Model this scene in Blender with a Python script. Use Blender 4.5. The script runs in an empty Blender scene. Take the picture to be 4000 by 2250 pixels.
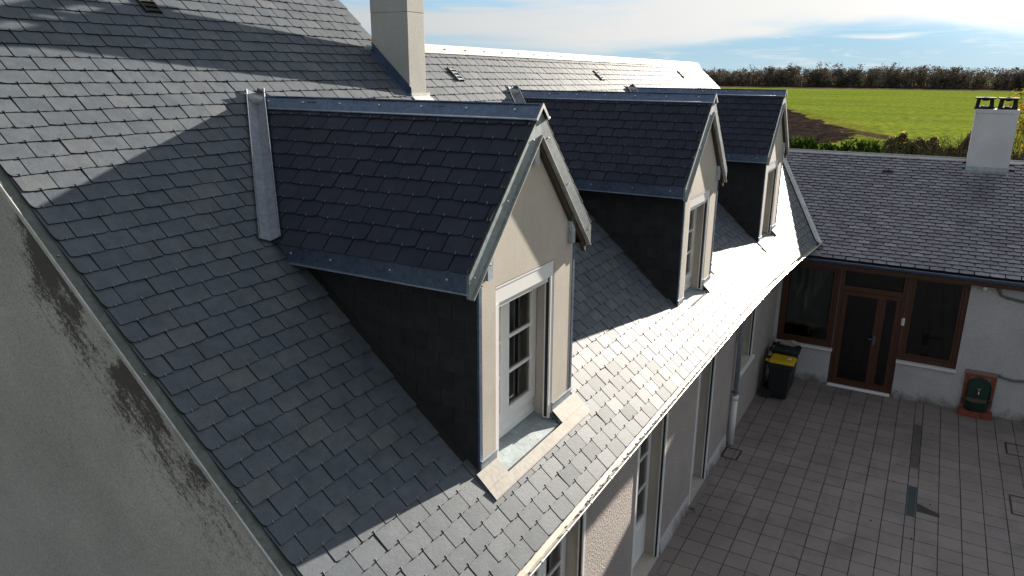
import bpy, math, random
import numpy as np
from mathutils import Vector, Matrix
from mathutils.bvhtree import BVHTree

random.seed(7)
rng = np.random.default_rng(7)
sin, cos, rad = math.sin, math.cos, math.radians
scene = bpy.context.scene
COL = scene.collection

# ------------------------------------------------------------------ camera
CAM = np.array([-2.386, -2.070, 3.296])
YAW, PITCH, ROLL, FPX = 0.5191, 0.2880, 0.0054, 2852.17
_f = np.array([cos(YAW) * cos(PITCH), sin(YAW) * cos(PITCH), -sin(PITCH)])
_r = np.array([sin(YAW), -cos(YAW), 0.0])
_u = np.cross(_r, _f)
CR = cos(ROLL) * _r + sin(ROLL) * _u
CU = -sin(ROLL) * _r + cos(ROLL) * _u
cam_data = bpy.data.cameras.new("camera")
cam_data.sensor_width = 36.0
cam_data.lens = FPX * 36.0 / 4000.0
cam_data.clip_start = 0.05
cam_data.clip_end = 6000.0
cam = bpy.data.objects.new("camera", cam_data)
COL.objects.link(cam)
cam.matrix_world = Matrix(((CR[0], CU[0], -_f[0], CAM[0]), (CR[1], CU[1], -_f[1], CAM[1]), (CR[2], CU[2], -_f[2], CAM[2]), (0, 0, 0, 1)))
scene.camera = cam


def pix(p):
    q = np.asarray(p, float) - CAM
    d = q @ _f
    return 2000 + FPX * (q @ CR) / d, 1125 - FPX * (q @ CU) / d, d


# ------------------------------------------------------------------ sky and sun
SUN_AZ, SUN_EL = rad(6.8), rad(14.1)          # azimuth measured from +X (along the eaves) towards -Y (the courtyard)
SUN = np.array([cos(SUN_EL) * cos(SUN_AZ), -cos(SUN_EL) * sin(SUN_AZ), sin(SUN_EL)])
SKY_STRENGTH, SUN_STRENGTH, EXPOSURE = 0.07, 5.0, 1.85

CLOUD_A, CLOUD_B = (12.53, 6.02, 10.14), (9.45, 14.38, 17.58)

world = bpy.data.worlds.new("World")
scene.world = world
world.use_nodes = True


def sky_world():
    nt = world.node_tree
    nt.nodes.clear()
    N, L = nt.nodes.new, nt.links.new
    out = N("ShaderNodeOutputWorld")
    bg = N("ShaderNodeBackground")
    bg.inputs["Strength"].default_value = SKY_STRENGTH
    sky = N("ShaderNodeTexSky")
    sky.sky_type = 'NISHITA'
    sky.sun_disc = False
    sky.sun_elevation = SUN_EL
    sky.sun_rotation = rad(90) + SUN_AZ
    sky.altitude = 150
    sky.air_density = 1.0
    sky.dust_density = 0.6
    sky.ozone_density = 2.0
    tc = N("ShaderNodeTexCoord")
    sep = N("ShaderNodeSeparateXYZ")
    L(tc.outputs["Generated"], sep.inputs[0])

    def math_(op, a, b=None, c=None):
        n = N("ShaderNodeMath")
        n.operation = op
        for i, v in enumerate((a, b, c)):
            if v is None:
                continue
            if isinstance(v, (int, float)):
                n.inputs[i].default_value = v
            else:
                L(v, n.inputs[i])
        return n.outputs[0]
    def layer(scale, rot, loc, nscale, detail, rough, dist, lo, hi, bias=None):
        mp = N("ShaderNodeMapping")
        mp.inputs["Rotation"].default_value = rot
        mp.inputs["Scale"].default_value = scale
        mp.inputs["Location"].default_value = loc
        L(tc.outputs["Generated"], mp.inputs[0])
        no = N("ShaderNodeTexNoise")
        no.inputs["Scale"].default_value = nscale
        no.inputs["Detail"].default_value = detail
        no.inputs["Roughness"].default_value = rough
        no.inputs["Distortion"].default_value = dist
        L(mp.outputs[0], no.inputs["Vector"])
        v = no.outputs[0] if bias is None else math_('ADD', no.outputs[0], bias)
        mr = N("ShaderNodeMapRange")
        mr.interpolation_type = 'SMOOTHSTEP'
        mr.inputs[1].default_value = lo
        mr.inputs[2].default_value = hi
        L(v, mr.inputs[0])
        return mr.outputs[0]
    zb = N("ShaderNodeMapRange")
    zb.inputs[1].default_value = 0.0
    zb.inputs[2].default_value = 0.12
    zb.inputs[3].default_value = -0.16
    zb.inputs[4].default_value = 0.06
    L(sep.outputs[2], zb.inputs[0])
    a = layer((2.0, 2.0, 17.0), (rad(4), rad(-3), 0), CLOUD_A, 1.0, 4, 0.5, 0.7, 0.32, 0.57, zb.outputs[0])
    b = layer((6.0, 6.0, 60.0), (rad(5), rad(-4), 0), CLOUD_B, 1.0, 7, 0.62, 1.6, 0.38, 0.62, zb.outputs[0])
    ab = math_('MAXIMUM', a, math_('MULTIPLY', b, 0.8))
    cl = math_('MULTIPLY', ab, 0.95)
    # clouds are brighter towards the sun (forward scattering)
    dot = N("ShaderNodeVectorMath")
    dot.operation = 'DOT_PRODUCT'
    L(tc.outputs["Generated"], dot.inputs[0])
    dot.inputs[1].default_value = tuple(SUN)
    fw = N("ShaderNodeMapRange")
    fw.inputs[1].default_value = -0.2
    fw.inputs[2].default_value = 1.0
    L(dot.outputs["Value"], fw.inputs[0])
    pw = math_('POWER', fw.outputs[0], 3.0)
    br = math_('MULTIPLY_ADD', pw, 2.5, 1.7)
    ccol = N("ShaderNodeMix")
    ccol.data_type = 'RGBA'
    ccol.inputs["A"].default_value = (0.92, 0.96, 1.0, 1)
    ccol.inputs["B"].default_value = (1.0, 0.97, 0.92, 1)
    L(pw, ccol.inputs["Factor"])
    sc = N("ShaderNodeVectorMath")
    sc.operation = 'SCALE'
    L(ccol.outputs["Result"], sc.inputs[0])
    L(br, sc.inputs["Scale"])
    mix = N("ShaderNodeMix")
    mix.data_type = 'RGBA'
    L(cl, mix.inputs["Factor"])
    # thin haze evens the clear sky out: c / (c + a), tinted
    add = N("ShaderNodeVectorMath")
    add.operation = 'ADD'
    L(sky.outputs[0], add.inputs[0])
    add.inputs[1].default_value = (4.0, 4.0, 4.0)
    dv = N("ShaderNodeVectorMath")
    dv.operation = 'DIVIDE'
    L(sky.outputs[0], dv.inputs[0])
    L(add.outputs[0], dv.inputs[1])
    ti = N("ShaderNodeVectorMath")
    ti.operation = 'MULTIPLY'
    L(dv.outputs[0], ti.inputs[0])
    ti.inputs[1].default_value = (4.0, 6.0, 8.4)
    hz = N("ShaderNodeMapRange")
    hz.interpolation_type = 'SMOOTHSTEP'
    hz.inputs[1].default_value = 0.30
    hz.inputs[2].default_value = 0.0
    hz.inputs[4].default_value = 0.96
    L(sep.outputs[2], hz.inputs[0])
    pale = N("ShaderNodeMix")
    pale.data_type = 'RGBA'
    L(hz.outputs[0], pale.inputs["Factor"])
    dim = N("ShaderNodeVectorMath")
    dim.operation = 'SCALE'
    L(ti.outputs[0], dim.inputs[0])
    L(math_('MULTIPLY_ADD', pw, 0.95, 0.55), dim.inputs["Scale"])
    L(dim.outputs[0], pale.inputs["A"])
    lowc = N("ShaderNodeMix")
    lowc.data_type = 'RGBA'
    lh = N("ShaderNodeMapRange")
    lh.interpolation_type = 'SMOOTHSTEP'
    lh.inputs[1].default_value = 0.06
    lh.inputs[2].default_value = -0.01
    L(sep.outputs[2], lh.inputs[0])
    L(lh.outputs[0], lowc.inputs["Factor"])
    lowc.inputs["A"].default_value = (1.30, 2.22, 2.85, 1)
    lowc.inputs["B"].default_value = (2.0, 2.65, 3.0, 1)
    L(lowc.outputs["Result"], pale.inputs["B"])
    L(pale.outputs["Result"], mix.inputs["A"])
    L(sc.outputs[0], mix.inputs["B"])
    # bright aureole round the sun
    au = math_('POWER', math_('MAXIMUM', dot.outputs["Value"], 0.0), 110.0)
    gl = N("ShaderNodeVectorMath")
    gl.operation = 'SCALE'
    gl.inputs[0].default_value = (1.0, 0.95, 0.86)
    L(math_('MULTIPLY', au, 9.0), gl.inputs["Scale"])
    fin = N("ShaderNodeVectorMath")
    fin.operation = 'ADD'
    L(mix.outputs["Result"], fin.inputs[0])
    L(gl.outputs[0], fin.inputs[1])
    L(fin.outputs[0], bg.inputs["Color"])
    L(bg.outputs[0], out.inputs[0])


sky_world()
sun_data = bpy.data.lights.new("sun", 'SUN')
sun_data.energy = SUN_STRENGTH
sun_data.angle = rad(0.55)
sun_data.color = (1.0, 0.905, 0.775)
sun = bpy.data.objects.new("sun", sun_data)
COL.objects.link(sun)
sun.rotation_euler = Vector(tuple(SUN)).to_track_quat('Z', 'Y').to_euler()
sun.location = (30, -5, 20)

scene.view_settings.view_transform = 'Standard'
scene.view_settings.look = 'None'
scene.view_settings.gamma = 1.0
scene.view_settings.use_curve_mapping = False
scene.view_settings.exposure = EXPOSURE
scene.cycles.use_denoising = True
scene.cycles.max_bounces = 6
scene.cycles.caustics_reflective = False
scene.cycles.caustics_refractive = False
scene.cycles.sample_clamp_indirect = 6.0


# ------------------------------------------------------------------ materials
def new_mat(name):
    m = bpy.data.materials.new(name)
    m.use_nodes = True
    nt = m.node_tree
    b = nt.nodes["Principled BSDF"]
    return m, nt, b


def node(nt, typ, **kw):
    n = nt.nodes.new(typ)
    for k, v in kw.items():
        if k in n.inputs:
            n.inputs[k].default_value = v
        else:
            setattr(n, k, v)
    return n


def noise(nt, scale, detail=4, rough=0.55, vec=None, dist=0.0):
    n = node(nt, "ShaderNodeTexNoise", Scale=scale, Detail=detail, Roughness=rough, Distortion=dist)
    if vec is not None:
        nt.links.new(vec, n.inputs["Vector"])
    return n.outputs[0]


def coords(nt, scale=(1, 1, 1), rot=(0, 0, 0), src="Object"):
    if src == "World":
        o = nt.nodes.new("ShaderNodeNewGeometry").outputs["Position"]
    else:
        o = nt.nodes.new("ShaderNodeTexCoord").outputs[src]
    mp = node(nt, "ShaderNodeMapping", Scale=scale, Rotation=rot)
    nt.links.new(o, mp.inputs[0])
    return mp.outputs[0]


def ramp(nt, fac, stops):
    r = nt.nodes.new("ShaderNodeValToRGB")
    el = r.color_ramp.elements
    while len(el) < len(stops):
        el.new(0.5)
    for e, (p, c) in zip(el, stops):
        e.position = p
        e.color = (c[0], c[1], c[2], 1) if not isinstance(c, float) else (c, c, c, 1)
    nt.links.new(fac, r.inputs[0])
    return r.outputs[0]


def mixc(nt, fac, a, b, mode='MIX'):
    m = nt.nodes.new("ShaderNodeMix")
    m.data_type = 'RGBA'
    m.blend_type = mode
    for sock, v in (("Factor", fac), ("A", a), ("B", b)):
        if isinstance(v, (int, float)):
            m.inputs[sock].default_value = v
        elif isinstance(v, (tuple, list)):
            m.inputs[sock].default_value = (v[0], v[1], v[2], 1)
        else:
            nt.links.new(v, m.inputs[sock])
    return m.outputs["Result"]


def bump(nt, b, h, strength=0.3, dist=0.01):
    n = node(nt, "ShaderNodeBump", Strength=strength, Distance=dist)
    nt.links.new(h, n.inputs["Height"])
    nt.links.new(n.outputs[0], b.inputs["Normal"])


def piece_random(nt, k=1.0):
    """One random value per piece: per object and per loose piece of a joined mesh."""
    oi = nt.nodes.new("ShaderNodeObjectInfo")
    ge = nt.nodes.new("ShaderNodeNewGeometry")
    a = node(nt, "ShaderNodeMath", operation='ADD')
    nt.links.new(oi.outputs["Random"], a.inputs[0])
    nt.links.new(ge.outputs["Random Per Island"], a.inputs[1])
    f = node(nt, "ShaderNodeMath", operation='MULTIPLY')
    f.inputs[1].default_value = k
    nt.links.new(a.outputs[0], f.inputs[0])
    g = node(nt, "ShaderNodeMath", operation='FRACT')
    nt.links.new(f.outputs[0], g.inputs[0])
    return g.outputs[0]


def slate_mat(name, dark, mid, light, rlo, rhi, bstr=0.35, spec=0.36):
    m, nt, b = new_mat(name)
    r = piece_random(nt)
    c = ramp(nt, r, [(0.0, dark), (0.5, mid), (0.85, mid), (1.0, light)])
    v = coords(nt, src="World")
    n1 = noise(nt, 9, 5, 0.6, v)
    c = mixc(nt, 0.55, c, ramp(nt, n1, [(0.3, (0.62, 0.62, 0.63)), (0.7, (1.25, 1.25, 1.22))]), 'MULTIPLY')
    n3 = noise(nt, 90, 3, 0.7, v)
    c = mixc(nt, 0.35, c, ramp(nt, n3, [(0.35, (0.7, 0.7, 0.7)), (0.65, (1.2, 1.2, 1.2))]), 'MULTIPLY')
    nt.links.new(c, b.inputs["Base Color"])
    rr = node(nt, "ShaderNodeMapRange")
    rr.inputs[3].default_value, rr.inputs[4].default_value = rlo, rhi
    r2 = piece_random(nt, 7.31)
    ad = node(nt, "ShaderNodeMath", operation='MULTIPLY_ADD')
    nt.links.new(n1, ad.inputs[0])
    ad.inputs[1].default_value = 0.6
    nt.links.new(r2, ad.inputs[2])
    mu = node(nt, "ShaderNodeMath", operation='MULTIPLY')
    nt.links.new(ad.outputs[0], mu.inputs[0])
    mu.inputs[1].default_value = 0.62
    nt.links.new(mu.outputs[0], rr.inputs[0])
    nt.links.new(rr.outputs[0], b.inputs["Roughness"])
    n2 = noise(nt, 26, 6, 0.62, coords(nt, (1, 1.6, 1.6), (0.3, 0.2, 0.5), "World"), 0.8)
    bump(nt, b, n2, bstr, 0.004)
    b.inputs["Specular IOR Level"].default_value = spec
    return m


def plain(name, col, rough=0.6, metal=0.0, nscale=0, nvar=0.15, bstr=0.0, bscale=60, bdist=0.003):
    m, nt, b = new_mat(name)
    b.inputs["Roughness"].default_value = rough
    b.inputs["Metallic"].default_value = metal
    if nscale:
        n = noise(nt, nscale, 5, 0.6, coords(nt, src="World"))
        c = mixc(nt, 1.0, col, ramp(nt, n, [(0.3, 1.0 - nvar), (0.7, 1.0 + nvar)]), 'MULTIPLY')
        nt.links.new(c, b.inputs["Base Color"])
    else:
        b.inputs["Base Color"].default_value = (*col, 1)
    if bstr:
        bump(nt, b, noise(nt, bscale, 4, 0.6, coords(nt, src="World")), bstr, bdist)
    return m


def zinc_mat(name, col, rough=0.42, metal=0.75, spangle=38):
    m, nt, b = new_mat(name)
    v = coords(nt, src="World")
    vo = node(nt, "ShaderNodeTexVoronoi", Scale=spangle)
    nt.links.new(v, vo.inputs["Vector"])
    n = noise(nt, 5, 5, 0.6, v)
    c = mixc(nt, 0.5, col, ramp(nt, n, [(0.3, 0.7), (0.7, 1.25)]), 'MULTIPLY')
    bw = nt.nodes.new("ShaderNodeRGBToBW")
    nt.links.new(vo.outputs["Color"], bw.inputs[0])
    c = mixc(nt, 0.25, c, bw.outputs[0], 'SOFT_LIGHT')
    nt.links.new(c, b.inputs["Base Color"])
    b.inputs["Metallic"].default_value = metal
    rr = node(nt, "ShaderNodeMapRange")
    rr.inputs[3].default_value, rr.inputs[4].default_value = rough - 0.1, rough + 0.14
    nt.links.new(n, rr.inputs[0])
    nt.links.new(rr.outputs[0], b.inputs["Roughness"])
    bump(nt, b, noise(nt, 3.5, 3, 0.5, v), 0.12, 0.02)
    return m


M = {}
M['slate'] = slate_mat("roof_slate", (0.082, 0.098, 0.119), (0.096, 0.111, 0.131), (0.118, 0.129, 0.142), 0.57, 0.68, spec=0.16)
M['slate_dormer'] = slate_mat("dormer_slate", (0.022, 0.027, 0.044), (0.026, 0.031, 0.050), (0.032, 0.037, 0.057), 0.42, 0.58, 0.2, 0.13)
M['slate_wing'] = slate_mat("wing_slate", (0.16, 0.153, 0.185), (0.23, 0.222, 0.26), (0.30, 0.288, 0.325), 0.45, 0.6, bstr=0.25, spec=0.3)
M['slate_edge'] = plain("slate_edge", (0.016, 0.016, 0.017), 0.8)  # near-black for grime on the edges, with joint shadow painted in
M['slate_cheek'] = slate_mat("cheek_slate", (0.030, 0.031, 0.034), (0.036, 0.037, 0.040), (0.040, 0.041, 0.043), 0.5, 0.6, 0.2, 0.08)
M['deck'] = plain("roofing_felt", (0.02, 0.02, 0.02), 0.9)
M['hook'] = plain("hook_steel", (0.30, 0.30, 0.29), 0.4, 0.9)
M['zinc'] = zinc_mat("zinc", (0.40, 0.46, 0.52))
M['zinc_pale'] = zinc_mat("pale_zinc", (0.46, 0.455, 0.44), 0.45, 0.4)
M['zinc_dark'] = zinc_mat("dark_zinc", (0.12, 0.165, 0.25), 0.45)
M['gutter'] = zinc_mat("gutter_zinc", (0.36, 0.34, 0.29), 0.6, 0.1)
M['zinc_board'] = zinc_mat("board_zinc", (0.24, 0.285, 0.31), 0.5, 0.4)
M['sill'] = zinc_mat("sill_sheet", (0.27, 0.32, 0.335), 0.55, 0.1)
M['valley'] = zinc_mat("valley_zinc", (0.20, 0.22, 0.26), 0.55, 0.25)
M['zinc_shade'] = zinc_mat("shaded_board_zinc", (0.15, 0.18, 0.20), 0.5, 0.4)  # board zinc with shade put into the colour, for the right-hand bargeboard
M['verge'] = zinc_mat("weathered_verge_zinc", (0.10, 0.115, 0.105), 0.6, 0.2)
M['apron'] = zinc_mat("sheet_apron", (0.24, 0.225, 0.20), 0.7, 0.05)
M['bead'] = plain("bead_zinc", (0.70, 0.70, 0.69), 0.3, 0.8)
M['white'] = plain("white_pvc", (0.80, 0.80, 0.80), 0.35)
M['white_dull'] = plain("white_metal", (0.72, 0.72, 0.71), 0.45)
M['black'] = plain("black_rubber", (0.012, 0.012, 0.013), 0.6)
M['dark_room'] = plain("dark_room", (0.035, 0.035, 0.037), 0.9)
M['curtain'] = plain("grey_room", (0.34, 0.33, 0.31), 0.9)
M['wood_dark'] = plain("dark_timber", (0.045, 0.032, 0.024), 0.8)


def render_wall(name, col, scale, strength, dist, stain=None):
    m, nt, b = new_mat(name)
    v = coords(nt, src="World")
    n1 = noise(nt, 1.3, 5, 0.6, v)
    c = mixc(nt, 1.0, col, ramp(nt, n1, [(0.3, 0.86), (0.7, 1.10)]), 'MULTIPLY')
    n2 = noise(nt, scale, 4, 0.65, v)
    c = mixc(nt, 0.6, c, ramp(nt, n2, [(0.3, 0.78), (0.6, 1.08)]), 'MULTIPLY')
    if name == "cream_render":
        mp = node(nt, "ShaderNodeMapping", Scale=(9, 9, 0.9))
        nt.links.new(v, mp.inputs[0])
        c = mixc(nt, ramp(nt, noise(nt, 1.6, 6, 0.7, mp.outputs[0]), [(0.52, 0.0), (0.80, 0.22)]), c, (0.26, 0.235, 0.20))
    if stain:
        # dirt splashed up from the paving: ragged, keyed on height above the ground
        sx = nt.nodes.new("ShaderNodeSeparateXYZ")
        nt.links.new(v, sx.inputs[0])
        mr = node(nt, "ShaderNodeMapRange")
        mr.inputs[1].default_value, mr.inputs[2].default_value = stain[0], stain[1]
        nt.links.new(sx.outputs[2], mr.inputs[0])
        ad = node(nt, "ShaderNodeMath", operation='MULTIPLY_ADD')
        nt.links.new(noise(nt, 4, 5, 0.7, v), ad.inputs[0])
        ad.inputs[1].default_value = 1.3
        nt.links.new(mr.outputs[0], ad.inputs[2])
        f = ramp(nt, ad.outputs[0], [(0.55, 0.0), (1.0, 1.0)])
        c = mixc(nt, f, (0.16, 0.14, 0.11), c)
    nt.links.new(c, b.inputs["Base Color"])
    b.inputs["Roughness"].default_value = 0.9
    bump(nt, b, n2, strength, dist)
    return m


G = -3.203
M['cream'] = render_wall("cream_render", (0.47, 0.43, 0.375), 90, 0.35, 0.004)
M['roughcast'] = render_wall("roughcast", (0.40, 0.36, 0.34), 34, 0.9, 0.035)
M['white_wall'] = render_wall("white_roughcast", (0.50, 0.49, 0.50), 38, 0.7, 0.02, (G, G + 0.55))
M['chimney'] = render_wall("chimney_render", (0.46, 0.45, 0.42), 70, 0.35, 0.006)
M['chimney_white'] = render_wall("white_chimney_render", (0.70, 0.70, 0.71), 70, 0.3, 0.005)


def gable_mat():
    m, nt, b = new_mat("mouldy_render")
    v = coords(nt, src="World")
    n1 = noise(nt, 0.9, 5, 0.6, v)
    c = mixc(nt, 1.0, (0.46, 0.44, 0.405), ramp(nt, n1, [(0.3, 0.82), (0.7, 1.12)]), 'MULTIPLY')
    n2 = noise(nt, 75, 5, 0.8, v)
    c = mixc(nt, 0.8, c, ramp(nt, n2, [(0.32, 0.5), (0.62, 1.2)]), 'MULTIPLY')
    sx = nt.nodes.new("ShaderNodeSeparateXYZ")
    nt.links.new(v, sx.inputs[0])
    # depth below the verge: z_verge(y) - z
    dv = node(nt, "ShaderNodeMath", operation='MULTIPLY_ADD')
    nt.links.new(sx.outputs[1], dv.inputs[0])
    dv.inputs[1].default_value = math.tan(AL)
    ng = node(nt, "ShaderNodeMath", operation='MULTIPLY')
    nt.links.new(sx.outputs[2], ng.inputs[0])
    ng.inputs[1].default_value = -1.0
    nt.links.new(ng.outputs[0], dv.inputs[2])
    band = node(nt, "ShaderNodeMapRange")
    band.inputs[1].default_value, band.inputs[2].default_value = 0.05, 0.85
    band.inputs[3].default_value, band.inputs[4].default_value = 1.0, 0.0
    nt.links.new(dv.outputs[0], band.inputs[0])
    patch = noise(nt, 1.1, 3, 0.55, coords(nt, (1, 0.8, 0.9), src="World"))
    pm = ramp(nt, patch, [(0.42, 0.0), (0.58, 1.0)])
    # streaks run along the verge
    def along(sc):
        mp = node(nt, "ShaderNodeMapping", Scale=sc)
        nt.links.new(coords(nt, (1, 1, 1), (-AL, 0, 0), "World"), mp.inputs[0])
        return mp.outputs[0]
    st = noise(nt, 9, 10, 0.84, along((1, 0.55, 2.1)), 0.3)
    hi_ = node(nt, "ShaderNodeMapRange")
    hi_.inputs[1].default_value, hi_.inputs[2].default_value = 0.5, 2.0
    nt.links.new(sx.outputs[1], hi_.inputs[0])
    b1 = node(nt, "ShaderNodeMath", operation='MULTIPLY')
    nt.links.new(band.outputs[0], b1.inputs[0])
    nt.links.new(hi_.outputs[0], b1.inputs[1])
    a1 = node(nt, "ShaderNodeMath", operation='MULTIPLY')
    nt.links.new(b1.outputs[0], a1.inputs[0])
    nt.links.new(pm, a1.inputs[1])
    a2 = node(nt, "ShaderNodeMath", operation='MULTIPLY_ADD')
    nt.links.new(a1.outputs[0], a2.inputs[0])
    a2.inputs[1].default_value = 0.42
    nt.links.new(st, a2.inputs[2])
    fine = noise(nt, 48, 5, 0.8, along((1, 0.8, 1.5)))
    a3 = node(nt, "ShaderNodeMath", operation='MULTIPLY_ADD')
    nt.links.new(fine, a3.inputs[0])
    a3.inputs[1].default_value = 0.55
    nt.links.new(a2.outputs[0], a3.inputs[2])
    f = ramp(nt, a3.outputs[0], [(0.88, 0.0), (0.95, 0.3), (1.0, 0.9)])
    c = mixc(nt, f, c, (0.045, 0.038, 0.032))
    # scattered small specks
    sp = noise(nt, 22, 3, 0.6, along((1, 0.7, 1.4)))
    c = mixc(nt, ramp(nt, sp, [(0.70, 0.0), (0.78, 0.8)]), c, (0.10, 0.09, 0.08))
    nt.links.new(c, b.inputs["Base Color"])
    b.inputs["Roughness"].default_value = 0.92
    bump(nt, b, n2, 0.3, 0.005)
    return m


def tile_mat():
    m, nt, b = new_mat("courtyard_tile")
    r = piece_random(nt)
    v = coords(nt, src="World")
    c = ramp(nt, r, [(0.0, (0.186, 0.162, 0.152)), (0.5, (0.204, 0.176, 0.164)), (1.0, (0.222, 0.190, 0.175))])
    c = mixc(nt, 0.7, c, ramp(nt, noise(nt, 1.4, 6, 0.65, v), [(0.3, 0.82), (0.7, 1.30)]), 'MULTIPLY')
    c = mixc(nt, 0.6, c, ramp(nt, noise(nt, 45, 4, 0.7, v), [(0.3, 0.8), (0.65, 1.1)]), 'MULTIPLY')
    st = noise(nt, 0.8, 8, 0.72, v, 0.6)
    c = mixc(nt, ramp(nt, st, [(0.52, 0.0), (0.72, 0.55)]), c, (0.075, 0.068, 0.056))
    nt.links.new(c, b.inputs["Base Color"])
    b.inputs["Roughness"].default_value = 0.62
    bump(nt, b, noise(nt, 70, 4, 0.6, v), 0.15, 0.003)
    return m


def wood_mat():
    m, nt, b = new_mat("stained_wood")
    v = coords(nt, (18, 18, 1.5), src="World")
    n = noise(nt, 2.0, 5, 0.6, v)
    c = ramp(nt, n, [(0.25, (0.045, 0.015, 0.007)), (0.75, (0.085, 0.030, 0.012))])
    nt.links.new(c, b.inputs["Base Color"])
    b.inputs["Roughness"].default_value = 0.42
    return m


def glass_mat(name, tint=(0.6, 0.63, 0.62)):
    m = bpy.data.materials.new(name)
    m.use_nodes = True
    nt = m.node_tree
    nt.nodes.clear()
    o = nt.nodes.new("ShaderNodeOutputMaterial")
    tr = node(nt, "ShaderNodeBsdfTransparent", Color=(*tint, 1))
    gl = node(nt, "ShaderNodeBsdfGlossy", Roughness=0.03)
    fr = node(nt, "ShaderNodeFresnel", IOR=1.5)
    ml = node(nt, "ShaderNodeMath", operation='MULTIPLY')
    ml.inputs[1].default_value = 1.7
    nt.links.new(fr.outputs[0], ml.inputs[0])
    mx = nt.nodes.new("ShaderNodeMixShader")
    nt.links.new(ml.outputs[0], mx.inputs[0])
    nt.links.new(tr.outputs[0], mx.inputs[1])
    nt.links.new(gl.outputs[0], mx.inputs[2])
    nt.links.new(mx.outputs[0], o.inputs[0])
    return m


AL = rad(42.239)               # pitch of the main roof
CA, SA, TA = cos(AL), sin(AL), math.tan(AL)
M['gable'] = gable_mat()
M['tile'] = tile_mat()
M['wood'] = wood_mat()
M['glass'] = glass_mat("window_glass")
M['glass_dark'] = glass_mat("dark_window_glass", (0.38, 0.42, 0.42))
M['grout'] = plain("dirty_grout", (0.035, 0.032, 0.030), 0.95, 0, 3, 0.3)
M['grate'] = plain("cast_iron_grate", (0.10, 0.125, 0.135), 0.5, 0.6)
M['bin'] = plain("bin_plastic", (0.010, 0.012, 0.014), 0.45)
M['yellow'] = plain("yellow_plastic", (0.52, 0.36, 0.008), 0.45, 0, 8, 0.12)
M['stone'] = plain("pale_stone", (0.30, 0.26, 0.25), 0.9, 0, 14, 0.25, 0.5, 25, 0.02)
M['brick'] = plain("red_brick", (0.23, 0.055, 0.032), 0.85, 0, 12, 0.25, 0.4, 60, 0.005)
M['mortar'] = plain("brick_mortar", (0.24, 0.17, 0.14), 0.95)
M['green_iron'] = plain("green_cast_iron", (0.010, 0.040, 0.028), 0.4, 0, 20, 0.3, 0.3, 30, 0.01)
M['brass'] = plain("brass", (0.55, 0.5, 0.4), 0.35, 0.9)
M['cable'] = plain("grey_cable", (0.13, 0.13, 0.14), 0.6)
M['soot'] = plain("sooty_concrete", (0.018, 0.016, 0.014), 0.95, 0, 12, 0.4, 0.8, 30, 0.02)
M['lead'] = plain("lead_sheet", (0.32, 0.33, 0.33), 0.55, 0.3, 8, 0.25, 0.6, 12, 0.03)
M['moss'] = plain("gutter_dirt", (0.075, 0.066, 0.048), 0.95, 0, 30, 0.5)


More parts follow.
